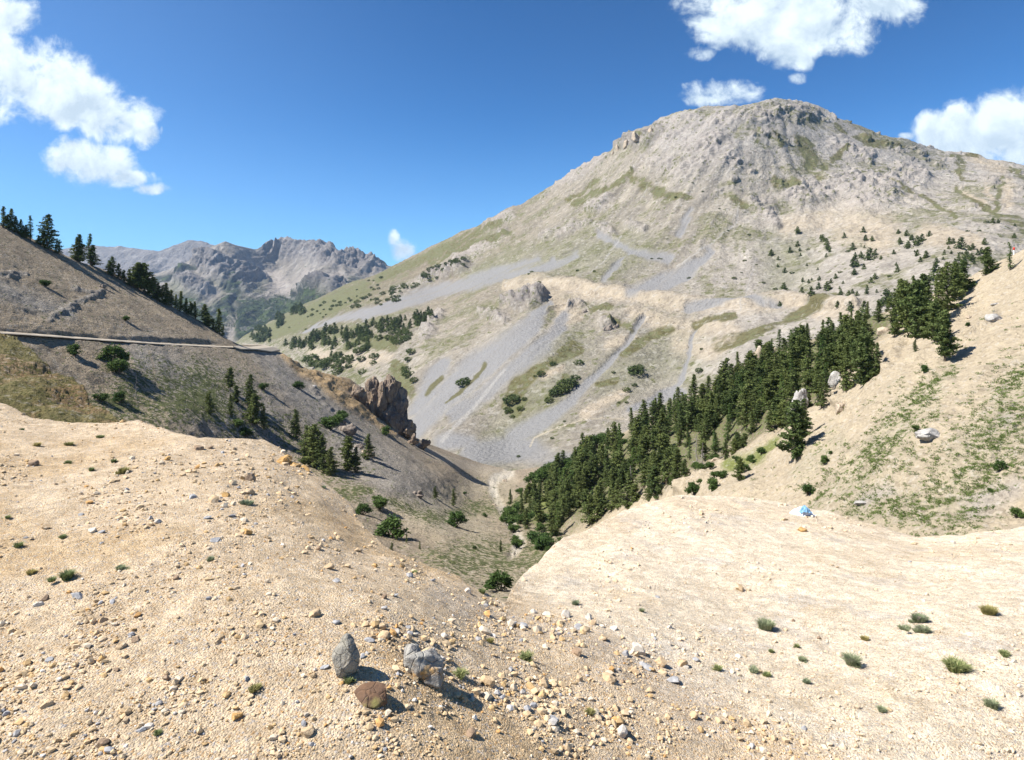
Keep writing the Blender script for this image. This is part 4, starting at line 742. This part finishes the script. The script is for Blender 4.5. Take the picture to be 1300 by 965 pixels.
tan_m = rock_mat('tan_rock', (0.44, 0.36, 0.27), (0.34, 0.27, 0.2), (0.5, 0.43, 0.35), .5, .8, .25)
brn_m = rock_mat('brown_rock', (0.26, 0.22, 0.18), (0.18, 0.15, 0.13), (0.33, 0.26, 0.2), .4, .8, .3)
def pxs(k, px, py, wpx): p = place(k, px, py); return p, wpx / F * p[1] / 2
p, s = pxs('lf', 484, 534, 68)
rock('rock_crag', 5, (p[0] - 0.1 * s, p[1] + s * .2, p[2] - .1 * s), s, crag_m, 5, .2, None, 12, .55, 'big brown rock crag standing up beside the grey scree gully', 'crag',
     lobes=[(-.55,-.1,.15,.4,.4,.8),(.95,0,-.3,.35,.4,.4),(-.2,0,.85,.36,.5,1.0),(.45,.1,.95,.3,.5,.9),(.05,.2,.5,.75,.6,.8),(.65,.15,.55,.4,.45,.75),(.72,0,-.1,.35,.4,.55),(.3,-.1,0,.55,.5,.6),(-.45,.1,.5,.4,.4,.6),(.1,-.25,.9,.22,.25,.8),(.5,-.1,.2,.3,.3,.7),(-.2,-.1,1.2,.25,.25,.35),(.3,0,1.3,.25,.25,.3)])
p, s = pxs('lf', 453, 510, 20); rock('rock_tower', 6, (p[0], p[1], p[2] + .6 * s), s, crag_m, 5, .12, None, 14, .6, 'smaller round rock tower at the left side of the big crag', 'crag', lobes=[(0,0,.3,.9,.8,1.2),(.5,.1,-.2,.7,.7,.9),(-.3,0,1.0,.5,.5,.5)])
p, s = pxs('lf', 524, 567, 14); p[2] += .5 * s; rock('rock_pinnacle', 7, p, s * 1.15, crag_m, 4, .16, None, 14, .55, 'left one of two small leaning rock pinnacles below the crag', 'rock', lobes=[(0,0,.5,.45,.5,1.1),(.5,0,.2,.5,.5,.5),(-.5,0,0,.5,.5,.5)])
p, s = pxs('lf', 537, 572, 15); p[2] += .5 * s; rock('rock_pinnacle', 8, p, s * 1.15, crag_m, 4, .16, None, 14, .55, 'right one of two small leaning rock pinnacles below the crag', 'rock', lobes=[(.2,0,.4,.45,.5,1.0),(.7,0,.6,.4,.4,.5),(-.3,0,.1,.6,.5,.5)])
for i, (px, py, w, mt, lb, k) in enumerate([(440,552,26,brn_m,'dark angular outcrop among shrubs on the left slope','lf'),(431,542,16,brn_m,'grey knob of rock just above the dark outcrop','lf'),(466,580,18,tan_m,'tan rock below the dark outcrop on the left slope','lf'),(455,572,14,brn_m,'small brown rock between the dark outcrop and the tan one','lf'),(530,630,14,brn_m,'low dark rock on the lower left slope','lf'),(399,492,6,grey_m,'small white stone on the grey upper slope','lf'),(449,572,4,grey_m,'tiny white stone beside the pines of the left slope','lf'),(130,366,11,brn_m,'low dark ledge on the bare slope above the road','lf'),(655,695,9,grey_m,'pale block in the dry stream bed','lf'),(641,612,6,tan_m,'small pale block at the top of the stream bed','lf'),(628,640,5,tan_m,'small tan block beside the stream bed','lf')]):
    p, s = pxs(k, px, py, w); rock('rock_outcrop', 20 + i, (p[0], p[1], p[2] + .1 * s), s, mt, 4, .16, None, 14, .5, lb, 'rock', lobes=[(0,0,0,1,.8,.7),(.4,.1,.35,.5,.5,.5),(-.5,0,.2,.5,.6,.5)])
for i, (px, py, w, lb, mt, lob) in enumerate([(1014,530,34,'tall pale grey pointed rock standing at the forest edge',grey_m,[(0,0,.6,.55,.5,1.5),(.35,0,1.1,.4,.4,1.0),(-.5,0,0,.5,.5,.9)]),
  (1064,492,24,'whitish jagged rock behind the boulder in the forest gap',grey_m,[(0,0,.4,.8,.6,1.0),(.5,0,.1,.6,.5,.8)]),(1067,524,20,'upright tan boulder at the right edge of the forest',tan_m,[(0,0,.4,.8,.7,.9),(.2,0,.9,.6,.6,.5)]),
  (972,455,32,'rough pale outcrop sticking out at the top of the forest',tan_m,[(0,0,.3,1,.6,.7),(-.5,0,.2,.5,.5,.9),(.6,0,.4,.4,.4,.6)]),(1186,562,38,'big smooth grey boulder lying on the pale right slope',grey_m,[(0,0,.1,1,.7,.45),(-.3,0,.0,.6,.6,.4)]),
  (1261,406,24,'weathered rock with dead wood high on the pale right slope',grey_m,[(0,0,.3,.8,.6,.8),(.5,0,.1,.6,.5,.5)]),(1262,383,14,'small flat grey rock above the weathered one',grey_m,[(0,0,0,1,.6,.3)]),(1228,400,8,'small rounded rock left of the weathered one',tan_m,[(0,0,0,1,.8,.8)]),
  (1122,425,20,'tan rock beside the pine clump',tan_m,[(0,0,.2,.9,.7,.9)]),(848,612,18,'flat pale slab in the forest gap',tan_m,[(0,0,.1,1,.6,.3)]),(910,588,14,'small orange-tan rock in the forest gap',tan_m,[(0,0,.1,1,.7,.6)]),(870,605,10,'second flat pale rock near the slab in the forest gap',tan_m,[(0,0,.1,1,.6,.4)]),(1100,640,26,'low grey slab half buried above the right mound',grey_m,[(0,0,-.1,1,.6,.3)]),(1192,395,18,'rusty tan rock between the pines of the clump',tan_m,[(0,0,.1,.9,.7,.9)])]):
    p, s = pxs('rt', px, py, w); rock('boulder', 50 + i, p, s, mt, 4, .13, None, 16, .55, lb, 'rock', lobes=lob)
# outcrops on the big mountain: pinnacles on the ridge and cliffs of the lower band
for i, (px, py, w, h_) in enumerate([(779,197,4,2.4),(785,192,6,2.9),(797,188,9,1.5),(812,184,14,1.1),(829,173,8,1.7)]):
    p, s = pxs('mt', px, py, w); rock('rock_pinnacle', 80 + i, p, s, tan_m, 4, .18, None, 12, .5, 'pinkish rock pinnacle on the ridge left of the summit', 'rock', 'pinnacles on the left ridge of the summit', lobes=[(0,0,.2,.8,.9,h_),(.4,0,0,.6,.7,h_ * .6)])
for i, (px, py, w, mt) in enumerate([(742,399,7,brn_m),(772,422,12,brn_m),(782,418,9,brn_m)]):
    p, s = pxs('mt', px, py, w); rock('cliff_rock', 95 + i, p, s, mt, 4, .2, None, 12, .5, ['small dark rock step left of the larger reddish outcrop','wide reddish outcrop in the middle of the lower mountainside','smaller reddish rock right of the wide outcrop'][i], 'rock', None, lobes=[(0,0,.1,.9,.6,.8),(.5,.1,.4,.5,.5,.9),(-.5,0,-.1,.5,.5,.7)])

# ------------------------------------------------------------------ foreground stones
def stone_mat(name, c1, c2, c3, s=22): return rock_mat(name, c1, c2, c3, s, .6, .006)
SM = dict(t=stone_mat('tan_stone', (.50,.37,.23), (.42,.30,.18), (.58,.47,.33)), w=stone_mat('pale_stone', (.58,.52,.44), (.50,.44,.36), (.64,.60,.54)), g=stone_mat('slate_stone', (.34,.335,.335), (.27,.27,.275), (.43,.42,.41)),
          o=stone_mat('ochre_stone', (.50,.31,.12), (.42,.25,.1), (.55,.42,.25)), b=stone_mat('brown_stone', (.30,.21,.14), (.22,.16,.11), (.38,.29,.2)))
SN = dict(t='tan', w='whitish', g='blue-grey slaty', o='ochre', b='brown')
SL = [(42,590,16,'b'),(252,570,15,'b'),(268,568,9,'b'),(213,584,10,'o'),(317,610,18,'b'),(317,628,17,'t'),(272,637,16,'t'),(287,632,11,'o'),(245,633,15,'g'),(103,654,8,'g'),(118,678,14,'w'),(129,679,10,'g'),(59,674,14,'t'),(264,657,12,'g'),(294,655,11,'g'),(274,686,14,'g'),(313,678,16,'o'),(201,665,10,'w'),(98,758,20,'g'),(57,760,14,'b'),(49,770,13,'w'),(130,785,12,'t'),(153,824,19,'t'),(173,814,12,'b'),(130,839,11,'o'),(159,836,11,'t'),(64,842,12,'g'),(148,853,10,'b'),(223,734,11,'b'),(211,861,11,'b'),(276,815,10,'t'),(313,860,12,'g'),(78,868,10,'w'),
 (426,742,14,'g'),(417,723,15,'t'),(518,736,14,'g'),(548,741,11,'g'),(593,754,12,'w'),(428,789,14,'g'),(564,809,13,'w'),(485,795,16,'t'),(489,805,18,'t'),(487,765,12,'b'),(404,700,12,'b'),(651,795,12,'g'),(412,842,13,'g'),(399,782,20,'t'),(310,677,15,'t'),(520,795,12,'g'),(470,810,16,'g'),(505,800,12,'w'),(455,700,12,'t'),(475,720,10,'o'),(500,760,12,'g'),
 (664,799,18,'g'),(719,785,18,'w'),(734,801,20,'g'),(747,789,15,'w'),(752,796,12,'t'),(694,783,14,'w'),(678,779,11,'w'),(810,832,26,'w'),(821,848,22,'g'),(856,866,24,'g'),(805,853,17,'t'),(791,866,9,'b'),(838,845,20,'t'),(866,846,18,'t'),(883,840,12,'g'),(772,866,22,'t'),(691,869,20,'t'),(619,868,24,'t'),(731,834,18,'b'),(939,750,16,'t'),(891,655,8,'t'),(831,813,8,'g'),(790,811,9,'t'),(648,852,12,'g'),(1007,790,7,'b'),(1155,717,6,'g'),(1018,674,13,'o'),(996,660,9,'t'),(1040,812,8,'b'),(850,800,9,'w'),(780,800,12,'w'),(765,815,14,'t'),(700,810,10,'t'),(835,760,7,'g'),(802,700,6,'o'),(1210,690,9,'w'),(1160,690,8,'t'),
 (60,900,16,'t'),(180,925,14,'g'),(300,905,18,'o'),(390,930,22,'t'),(700,915,20,'g'),(790,930,26,'w'),(880,910,16,'t'),(600,930,18,'b'),(1020,930,10,'g'),(1130,905,9,'t'),(130,945,20,'b')]
for i, (px, py, w, c_) in enumerate(SL):
    p, s = pxs('fg', px, py, w); rg = np.random.default_rng(300 + i)
    fl = .45 if c_ == 'g' else .68
    zone_ = 'right mound' if px > 640 + (py - 767) * 1.9 + 40 and py < 800 else ('left gravel mound' if px < 600 else 'rubble between the two mounds')
    part_ = 'upper' if py < 660 else ('middle' if py < 790 else 'lower')
    sz = 'large' if w > 17 else ('small' if w < 11 else 'medium')
    o = rock('stone', 300 + i, (p[0], p[1], p[2] + s * fl * .35), s, SM[c_], 3, .07, (rg.normal(0, .2), rg.normal(0, .2), rg.uniform(0, 6.28)), 16, .5, f'{sz} {SN[c_]} stone on the {part_} {zone_}' if 'rubble' not in zone_ else f'{sz} {SN[c_]} stone in the {zone_}', 'stone', f'{SN[c_]} stones on the gravel', smooth=False, lobes=[(0, 0, 0, 1, rg.uniform(.6, .95), fl)])
    o.rotation_euler = (rg.normal(0, .2), rg.normal(0, .2), rg.uniform(0, 6.28))
# three boulders at the bottom
bm1 = rock_mat('grey_boulder', (.37,.34,.28), (.29,.27,.235), (.43,.38,.30), 14, 1.0, .03)
bm2 = rock_mat('ochre_boulder', (.37,.35,.31), (.27,.25,.23), (.47,.29,.12), 8, 1.0, .03)
bm3 = rock_mat('rusty_slab', (.17,.10,.06), (.11,.07,.05), (.22,.19,.07), 8, .8, .012)
p, s = pxs('fg', 437, 853, 42); rock('boulder', 401, (p[0], p[1] + s * .3, p[2] + .85 * s), s, bm1, 5, .05, None, 12, .72, 'egg-shaped grey boulder standing upright at the bottom of the gravel', 'boulder', lobes=[(0,0,0,.86,.8,1.1),(.08,0,.55,.6,.6,.85),(.12,0,.95,.36,.36,.6)])
p, s = pxs('fg', 538, 858, 72); rock('boulder', 402, (p[0], p[1] + s * .2, p[2] + .3 * s), s, bm2, 5, .06, (0, .25, 0), 26, .5, 'angular grey boulder with ochre patches beside the rusty slab', 'boulder', lobes=[(0,0,.05,1,.75,.55),(.4,-.1,-.15,.6,.6,.6),(-.45,.1,.2,.5,.5,.4)])
p, s = pxs('fg', 476, 884, 58); rock('boulder', 403, (p[0], p[1], p[2] + .12 * s), s, bm3, 4, .04, (.15, .1, 0), 16, .5, 'rust-brown slab with yellow-green lichen at the bottom of the gravel', 'boulder', lobes=[(0,0,0,1,.6,.5)])
p, s = pxs('fg', 370, 592, 34); rock('clod', 404, (p[0], p[1] + .3 * s, p[2] - .1 * s), s, SM['o'], 5, .16, None, 14, .5, 'crumbling ochre clod at the broken edge of the left gravel mound', 'clod', lobes=[(-.6,0,.35,.6,.6,.45),(0,0,-.05,.7,.6,.5),(.6,0,-.4,.7,.5,.45)])

# gravel: thousands of little stones as one mass
tv = []; V0, F0 = ICO[1]; import bmesh
bmx = bmesh.new(); bmesh.ops.create_icosphere(bmx, subdivisions=1, radius=1); b0 = np.array([q.co[:] for q in bmx.verts]); f0 = np.array([[q.index for q in p_.verts] for p_ in bmx.faces]); bmx.free()
if len(b0) > 12: pass
for i in range(40):
    v = b0 * rng.uniform(.6, 1.25, (len(b0), 1)); v = facet(v, rng, 5, .45, .8); v *= (1, rng.uniform(.6, 1), rng.uniform(.4, .85)); tv.append(v)
tv = np.array(tv); NG = 90000
gx = rng.uniform(-60, 1380, NG); gy = rng.uniform(505, 1010, NG); ok = gy > crv(fg_top, gx) + 0.5; gx, gy = gx[ok], gy[ok]
rt_ = sst(gx - 640 - (gy - 767) * 1.9, 0, 90) * sst(gx, 600, 650); clu = fbm(gx / 60, gy / 35, 0., 4)
keep = rng.random(len(gx)) < np.clip((0.72 + 1.5 * clu) * (1 - 0.3 * rt_), 0.2, 1); gx, gy, rt_, clu = gx[keep], gy[keep], rt_[keep], clu[keep]
pos = np.array([LAY['fg'].at(a, b) for a, b in zip(gx, gy)]); n = len(gx)
rub = strokes(gx[None], gy[None], [[(640,785,14),(720,810,24),(820,850,34),(920,900,44)], [(560,760,20),(650,800,24)], [(470,800,30),(560,830,40)]], 1)[0]
spx = (.9 + 1.6 * rng.pareto(2.5, n)).clip(0, 9) * (1 - 0.4 * rt_) * (1 + 1.1 * np.clip(clu, -.3, .35)) * np.where(gx < 420, .85, 1) * (1 + 0.25 * rub) * (1 + 0.35 * sst(gy, 700, 900)); rad = spx / F * pos[:, 1] * .55
a = rng.uniform(0, 6.28, n); ca, sa = np.cos(a)[:, None], np.sin(a)[:, None]; T = tv[rng.integers(0, 40, n)]
X = T[..., 0] * ca - T[..., 1] * sa; Y = T[..., 0] * sa + T[..., 1] * ca; Zz = T[..., 2]
tx = rng.normal(0, .3, (n, 1)); Y, Zz = Y * np.cos(tx) - Zz * np.sin(tx), Y * np.sin(tx) + Zz * np.cos(tx)
Vg = np.stack([X, Y, Zz], -1) * rad[:, None, None] + pos[:, None] + np.array([0, 0, 1.]) * (rad * .25)[:, None, None]
pal = np.array([(.54,.41,.26),(.50,.37,.22),(.60,.50,.37),(.47,.32,.16),(.39,.37,.35),(.33,.325,.33),(.52,.30,.12),(.66,.60,.52)]); pr_ = np.array([.34,.27,.15,.12,.04,.03,.03,.02])
gc = pal[rng.choice(8, n, p=pr_)]; gc = gc * (1 - rt_[:, None] * .8) + (gc * .35 + np.array((.62,.53,.40)) * .65) * rt_[:, None] * .8; gc = gc * rng.uniform(.85, 1.15, (n, 1))
nv = len(b0); Fg = (f0[None] + (np.arange(n) * nv)[:, None, None]).reshape(-1, 3)
tag(add_mesh('gravel', Vg.reshape(-1, 3), Fg, col_mat('gravel_stones', .9, 90, .22, .4, .006), smooth=False, attrs={'Col': np.repeat(gc, nv, 0)}), 'loose tan gravel covering the foreground mounds', 'gravel', kind='stuff')

# ------------------------------------------------------------------ plants on the gravel
def blades(n, rg, spread=.5, up=1.5, wdt=.03, curl=.4, rosette=0.0):
    V = []; T = []
    for i in range(n):
        a = rg.uniform(0, 6.28); r0 = spread * .45 * rg.random() ** .6; b = np.array([math.cos(a) * r0, math.sin(a) * r0, -.03]); a2 = a + rg.normal(0, .6); L = rg.uniform(.5, 1.0) * up
        d = np.array([math.cos(a2), math.sin(a2), 0]); s_ = np.array([-d[1], d[0], 0]) * wdt * rg.uniform(.6, 1.3)
        le = rg.uniform(.1, .8) * (1 + rosette); m = b + d * L * .25 * le + np.array([0, 0, L * .55 * (1 - rosette * .4)]); e = b + d * L * (.3 + curl) * le + np.array([0, 0, L * (.95 - curl * le * .6) * (1 - rosette * .45)])
        V += [b - s_, b + s_, m + s_ * .8, b - s_, m + s_ * .8, m - s_ * .8, m - s_ * .8, m + s_ * .8, e]; T += [rg.random()] * 9
    V = np.array(V); return V, np.arange(len(V)).reshape(-1, 3), np.array(T)
grass_m = leaf_mat('tuft_green', (.12,.17,.06), (.34,.36,.18), .3); dry_m = leaf_mat('tuft_dry', (.26,.25,.09), (.42,.36,.17), .3); sil_m = leaf_mat('tuft_grey_green', (.16,.21,.12), (.34,.37,.25), .3)
flo_m = leaf_mat('small_flowers', (.35,.17,.25), (.5,.35,.4), .2)
def tuft(i, px, py, w, kind, label):
    w *= .68 if px < 640 else .88
    rg = np.random.default_rng(900 + i); p, s = pxs('fg', px, py, w); m = dict(g=grass_m, d=dry_m, s=sil_m, f=sil_m)[kind]
    big = w > 18; PV, T = [], []
    for q_ in range(4):
        V, _, T_ = blades((560 if big else 220) // (q_ + 1), rg, 1.2, rg.uniform(.9, 1.7), .045 if big else .06, rg.uniform(.3, .6), .2); k_ = 1 / (1 + .45 * q_); PV.append(V * k_ + (rg.normal(0, .5) * (q_ > 0), rg.normal(0, .4) * (q_ > 0), 0)); T.append(T_)
    V = np.concatenate(PV); T = np.concatenate(T); Fk = np.arange(len(V)).reshape(-1, 3)
    o = add_mesh('grass_tuft' if kind != 'f' else 'flowering_plant', V * (1.1, 1.1, .9), Fk, m, smooth=False, attrs={'tone': T}); o.location = p; o.scale = (s,) * 3
    if kind == 'f':
        c_ = rg.uniform(-.9, .9, (40, 3)) * (1, 1, 0) + np.array((0, 0, .75)) + rg.normal(0, .12, (40, 3)); V2, F2, T2 = clumps(c_, np.full(40, .06), 3, rg, 1); add_mesh('flowers', V2, F2, flo_m, o, False, {'tone': T2})
    tag(o, label, 'plant')
TF = [(28,547,11,'g','tiny green tuft near the left end of the mound crest'),(47,569,16,'d','yellowish tuft just below the left mound crest'),(87,567,20,'d','broad yellow-green tuft below the left mound crest'),(128,557,17,'g','green tuft near the crest, right of the yellowish ones'),(87,589,14,'g','small flat green tuft below the broad yellow-green one'),(116,598,12,'g','small green tuft beside the dry grass'),(144,587,13,'g','small green tuft above the dry grass'),(157,600,24,'d','patch of dry brownish grass on the upper left mound'),(10,661,12,'g','green tuft at the left edge of the picture'),(24,696,20,'g','leafy green tuft near the left edge'),(80,683,16,'g','green tuft left of the middle stones'),(39,726,20,'d','yellow-flowered tuft on the lower left gravel'),(85,732,28,'g','dark green low mat on the lower left gravel'),(153,722,23,'s','bright grey-green tuft on the left mound centre'),(268,709,15,'s','small grey-green tuft in the middle of the left mound'),(310,642,24,'s','silvery green tuft near the brown stones'),(325,872,26,'d','yellow-green tuft at the bottom of the gravel'),(410,621,12,'s','small green tuft at the broken right rim of the left mound'),(442,862,24,'g','thin green tuft at the foot of the egg-shaped boulder'),(586,856,26,'g','thin grass tuft right of the ochre-patched boulder'),(622,815,18,'d','yellow-green tuft right of the boulders'),(525,731,12,'g','dark little tuft behind the blue-grey stone'),(612,753,18,'g','green tuft on the rim of the notch'),(667,840,20,'g','bright green tuft in the rubble'),(731,769,12,'s','small green tuft at the foot of the right mound'),(814,782,9,'s','tiny grey-green tuft low on the right mound'),(911,852,16,'g','green tuft at the bottom centre right'),(972,799,26,'s','tall grey-green tuft alone on the right mound'),(1167,792,26,'f','grey-green plant with little pink flowers, taller of a pair'),(1148,802,17,'s','round grey-green plant left of the flowering pair'),(1173,806,22,'f','low flowering plant in front of the taller one'),(1256,780,26,'d','sparse dry stalks near the right edge'),(1082,848,26,'f','grey-green plant with faded flowers on the lower right mound'),(1098,814,16,'d','sparse thin stalks above the faded plant'),(957,856,16,'s','grey-green tuft at the bottom of the right mound'),(974,860,15,'g','small green tuft beside the bottom grey-green one'),(1019,842,14,'s','narrow tuft on the lower right mound'),(1024,872,14,'s','narrow tuft under another at the bottom right'),(979,831,9,'g','tiny tuft under the tall lone one'),(1012,826,9,'g','tiny tuft above the narrow one'),(1214,852,36,'g','big spiky green grass clump at the lower right'),(1275,835,16,'g','green tuft at the lower right edge'),(1120,905,16,'s','grey-green tuft at the very bottom right'),(1260,900,20,'s','tuft low in the bottom right corner'),(200,930,18,'g','green tuft at the very bottom left'),(750,905,16,'d','dry tuft at the very bottom middle')]
for i, t_ in enumerate(TF): tuft(i, *t_)
# tufts of grass on the pale right slope: uncountable
rgq = np.random.default_rng(5); tx_, ty_ = rgq.uniform(900, 1420, 34000), rgq.uniform(380, 720, 34000)
grm = strokes(tx_[None], ty_[None], [[(1040,640,16),(1090,620,38),(1130,570,50),(1160,520,38),(1200,475,18)], [(1100,650,34),(1200,640,60),(1270,560,60),(1300,480,36)], [(1240,430,8)], [(1050,600,10),(1020,620,10)], [(1190,535,9)]], 1.0)[0]
pt = fbm(tx_ / 9, ty_ / 5 + tx_ / 18, 0., 3)
pk = (rgq.random(34000) < grm * 0.9) & (pt > -0.02) | (rgq.random(34000) < 0.012); pk &= ty_ > crv([(900,640),(985,580),(1060,525),(1120,485),(1200,440),(1300,360),(1420,330)], tx_)
tx_, ty_ = tx_[pk][:8500], ty_[pk][:8500]
P0 = np.array([LAY['rt'].at(a, b) for a, b in zip(tx_, ty_)]); n = len(tx_); m_ = 16
sz = (rgq.uniform(1.3, 3.4, n)) / F * P0[:, 1]
c_ = np.repeat(P0, m_, 0) + rgq.normal(0, 1, (n * m_, 3)) * np.repeat(sz, m_)[:, None] * (.75, .75, .22) + np.array((0, 0, 1.)) * np.repeat(sz, m_)[:, None] * .12
Vt, Ft, Tt = clumps(c_, np.repeat(sz, m_) * .42, 2, rgq, .6)
tag(add_mesh('grass', Vt, Ft, leaf_mat('slope_grass', (.075,.12,.03), (.15,.20,.06), .2), smooth=False, attrs={'tone': Tt}), 'small green grass tufts dotted over the pale right slope', 'grass', kind='stuff')
# low green plants on the left slope, the spur and the meadow
tx_, ty_ = rgq.uniform(-40, 720, 26000), rgq.uniform(440, 770, 26000)
dn = strokes(tx_[None], ty_[None], [[(160,480,40),(250,500,60),(330,560,50),(420,620,40),(480,640,30)], [(560,640,20),(620,640,20)], [(560,710,34),(620,715,44),(690,680,44)], [(380,560,40),(460,600,30)]], 1.0)[0]
okk = (rgq.random(26000) < dn * .5 + .04) & (fbm(tx_ / 12, ty_ / 7, 3., 3) > -.02) & (ty_ > crv(lf_top, tx_) + 12) & (ty_ > 450); tx_, ty_ = tx_[okk][:5200], ty_[okk][:5200]
P0 = np.array([LAY['lf'].at(a, b) for a, b in zip(tx_, ty_)]); n = len(tx_); m_ = 9; sz = rgq.uniform(.8, 2.4, n) / F * P0[:, 1]
c_ = np.repeat(P0, m_, 0) + rgq.normal(0, 1, (n * m_, 3)) * np.repeat(sz, m_)[:, None] * (.8, .8, .3) + np.array((0, 0, 1.)) * np.repeat(sz, m_)[:, None] * .15
Vt, Ft, Tt = clumps(c_, np.repeat(sz, m_) * .45, 2, rgq, .6)
tag(add_mesh('ground_cover', Vt, Ft, leaf_mat('low_plants', (.075,.105,.03), (.15,.18,.06), .2), smooth=False, attrs={'tone': Tt}), 'low green plants scattered over the shaded left slope and the valley meadow', 'plants', kind='stuff')
tx_, ty_ = rgq.uniform(-60, 160, 6000), rgq.uniform(425, 560, 6000); okk = (ty_ > crv(sp_top, tx_) + 1) & (fbm(tx_ / 8, ty_ / 5, 9., 3) > -.05); tx_, ty_ = tx_[okk][:2200], ty_[okk][:2200]
P0 = np.array([LAY['sp'].at(a, b) for a, b in zip(tx_, ty_)]); n = len(tx_); sz = rgq.uniform(.9, 2.4, n) / F * P0[:, 1]
c_ = np.repeat(P0, m_, 0) + rgq.normal(0, 1, (n * m_, 3)) * np.repeat(sz, m_)[:, None] * (.8, .8, .3) + np.array((0, 0, 1.)) * np.repeat(sz, m_)[:, None] * .15
Vt, Ft, Tt = clumps(c_, np.repeat(sz, m_) * .4, 2, rgq, .6)
tag(add_mesh('dry_grass', Vt, Ft, leaf_mat('spur_grass', (.15,.15,.045), (.33,.28,.11), .2), smooth=False, attrs={'tone': Tt}), 'yellowish dry grass covering the spur at the left', 'grass', kind='stuff')
# woods that read as one mass: far valley
rgq = np.random.default_rng(8); tx_, ty_ = rgq.uniform(270, 480, 9000), rgq.uniform(365, 450, 9000)
wd = strokes(tx_[None], ty_[None], [[(295,410,10),(330,392,16),(385,385,14),(410,395,16)], [(330,430,26),(380,410,20)]], .8)[0]
okk = (rgq.random(9000) < wd * .6); tx_, ty_ = tx_[okk][:1500], ty_[okk][:1500]; P0 = np.array([L1.at(a, b) for a, b in zip(tx_, ty_)]); n = len(tx_)
hz = rgq.uniform(9, 18, n); c_ = np.repeat(P0, 5, 0); c_[:, 2] += (np.tile([.15, .35, .55, .75, .92], n)) * np.repeat(hz, 5); Vt, Ft, Tt = clumps(c_, np.tile([4.5, 4, 3.2, 2.4, 1.5], n), 4, rgq, .4)
tag(add_mesh('distant_wood', Vt, Ft, leafA, smooth=False, attrs={'tone': Tt * .3}), 'dark conifer wood in the far valley below the distant peaks', 'wood', kind='stuff')

# ------------------------------------------------------------------ litter and marker
p, s = pxs('fg', 1018, 654, 30); root = empty('plastic_bag', (p[0], p[1], p[2])); tag(root, 'crumpled white and blue plastic bag caught on the crest of the right mound', 'litter')
def crumple(nm, seed, c0, sx, sy, hgt, colr):
    rg = np.random.default_rng(seed); g = np.linspace(-1, 1, 34); X, Y = np.meshgrid(g, g); r = np.hypot(X, Y); k = 1 + .3 * fbm(np.arctan2(Y, X) * 1.5, r * 0, seed, 3)
    Zc = (1 - np.clip(r, 0, 1) ** 2) * hgt + ridged(X * 2.4 + seed, Y * 2.4, 0, 4) * .22 * (1.2 - r * .5); V = np.stack([c0[0] + X * sx * k, c0[1] + Y * sy * k, c0[2] + Zc], -1).reshape(-1, 3) * s
    i_ = np.arange(34 * 34).reshape(34, 34); f = np.stack([i_[:-1, :-1], i_[:-1, 1:], i_[1:, 1:], i_[1:, :-1]], -1).reshape(-1, 4); m, t, b = new_mat(nm, .35); b.inputs['Base Color'].default_value = (*colr, 1); t.l.new(t.mix(t.noise(t.n.new('ShaderNodeTexCoord').outputs['Object'], 20, 3), tuple(q * .85 for q in colr), colr), b.inputs['Base Color'])
    add_mesh(nm, V, f, m, root)
crumple('white_film', 1, (0, 0, .0), .95, .5, .55, (.8, .82, .84)); crumple('blue_film', 2, (.1, -.32, .28), .5, .28, .42, (.22, .42, .62)); crumple('torn_flap', 3, (-.3, -.4, -.15), .42, .4, .3, (.8, .82, .84))
p = place('rt', 1288, 324); s = 9 / F * p[1]; root = empty('marker_post', tuple(p)); tag(root, 'short red and white marker post on the skyline of the right slope', 'post')
mw, t, b = new_mat('post_white', .6); b.inputs['Base Color'].default_value = (.8, .8, .78, 1); mr, t, b = new_mat('post_red', .6); b.inputs['Base Color'].default_value = (.6, .06, .04, 1)
V, Fc = [], []; tube(V, Fc, [(0, 0, -.2), (0, 0, .6 * s)], [.09 * s, .09 * s], 10); add_mesh('shaft', V, Fc, mw, root)
V, Fc = [], []; tube(V, Fc, [(0, 0, .6 * s), (0, 0, .62 * s), (0, 0, .98 * s), (0, 0, s), (0, 0, s)], [.09 * s, .12 * s, .12 * s, .08 * s, .001], 10); add_mesh('red_head', V, Fc, mr, root)
# prototypes that were never placed are removed
for L_ in (PINES, BROAD, LARCH, SHRUB, FARP, FARB):
    for o in L_:
        if not USED.get(o.name):
            for c_ in list(o.children): bpy.data.objects.remove(c_)
            bpy.data.objects.remove(o)
# ------------------------------------------------------------------ air
HZ = True
if HZ:
    hb = [(-12600, -9600, -301), (12600, -9600, -301), (12600, 15600, -301), (-12600, 15600, -301)]; T_ = 1200
    me = bpy.data.meshes.new('haze'); me.from_pydata(hb + [(a_, b_, T_) for a_, b_, _ in hb], [], [(3, 2, 1, 0), (4, 5, 6, 7), (0, 1, 5, 4), (1, 2, 6, 5), (2, 3, 7, 6), (3, 0, 4, 7)])
    hm = bpy.data.materials.new('haze'); hm.use_nodes = True; hm.node_tree.nodes.clear(); ho = hm.node_tree.nodes.new('ShaderNodeOutputMaterial'); pv = hm.node_tree.nodes.new('ShaderNodeVolumePrincipled')
    pv.inputs['Color'].default_value = (.5, .7, 1, 1); pv.inputs['Density'].default_value = 0.00003; pv.inputs['Anisotropy'].default_value = 0.0
    hm.node_tree.links.new(pv.outputs[0], ho.inputs['Volume']); me.materials.append(hm); o = bpy.data.objects.new('haze', me); col.objects.link(o); tag(o, 'thin blue mountain air', 'haze', kind='stuff')
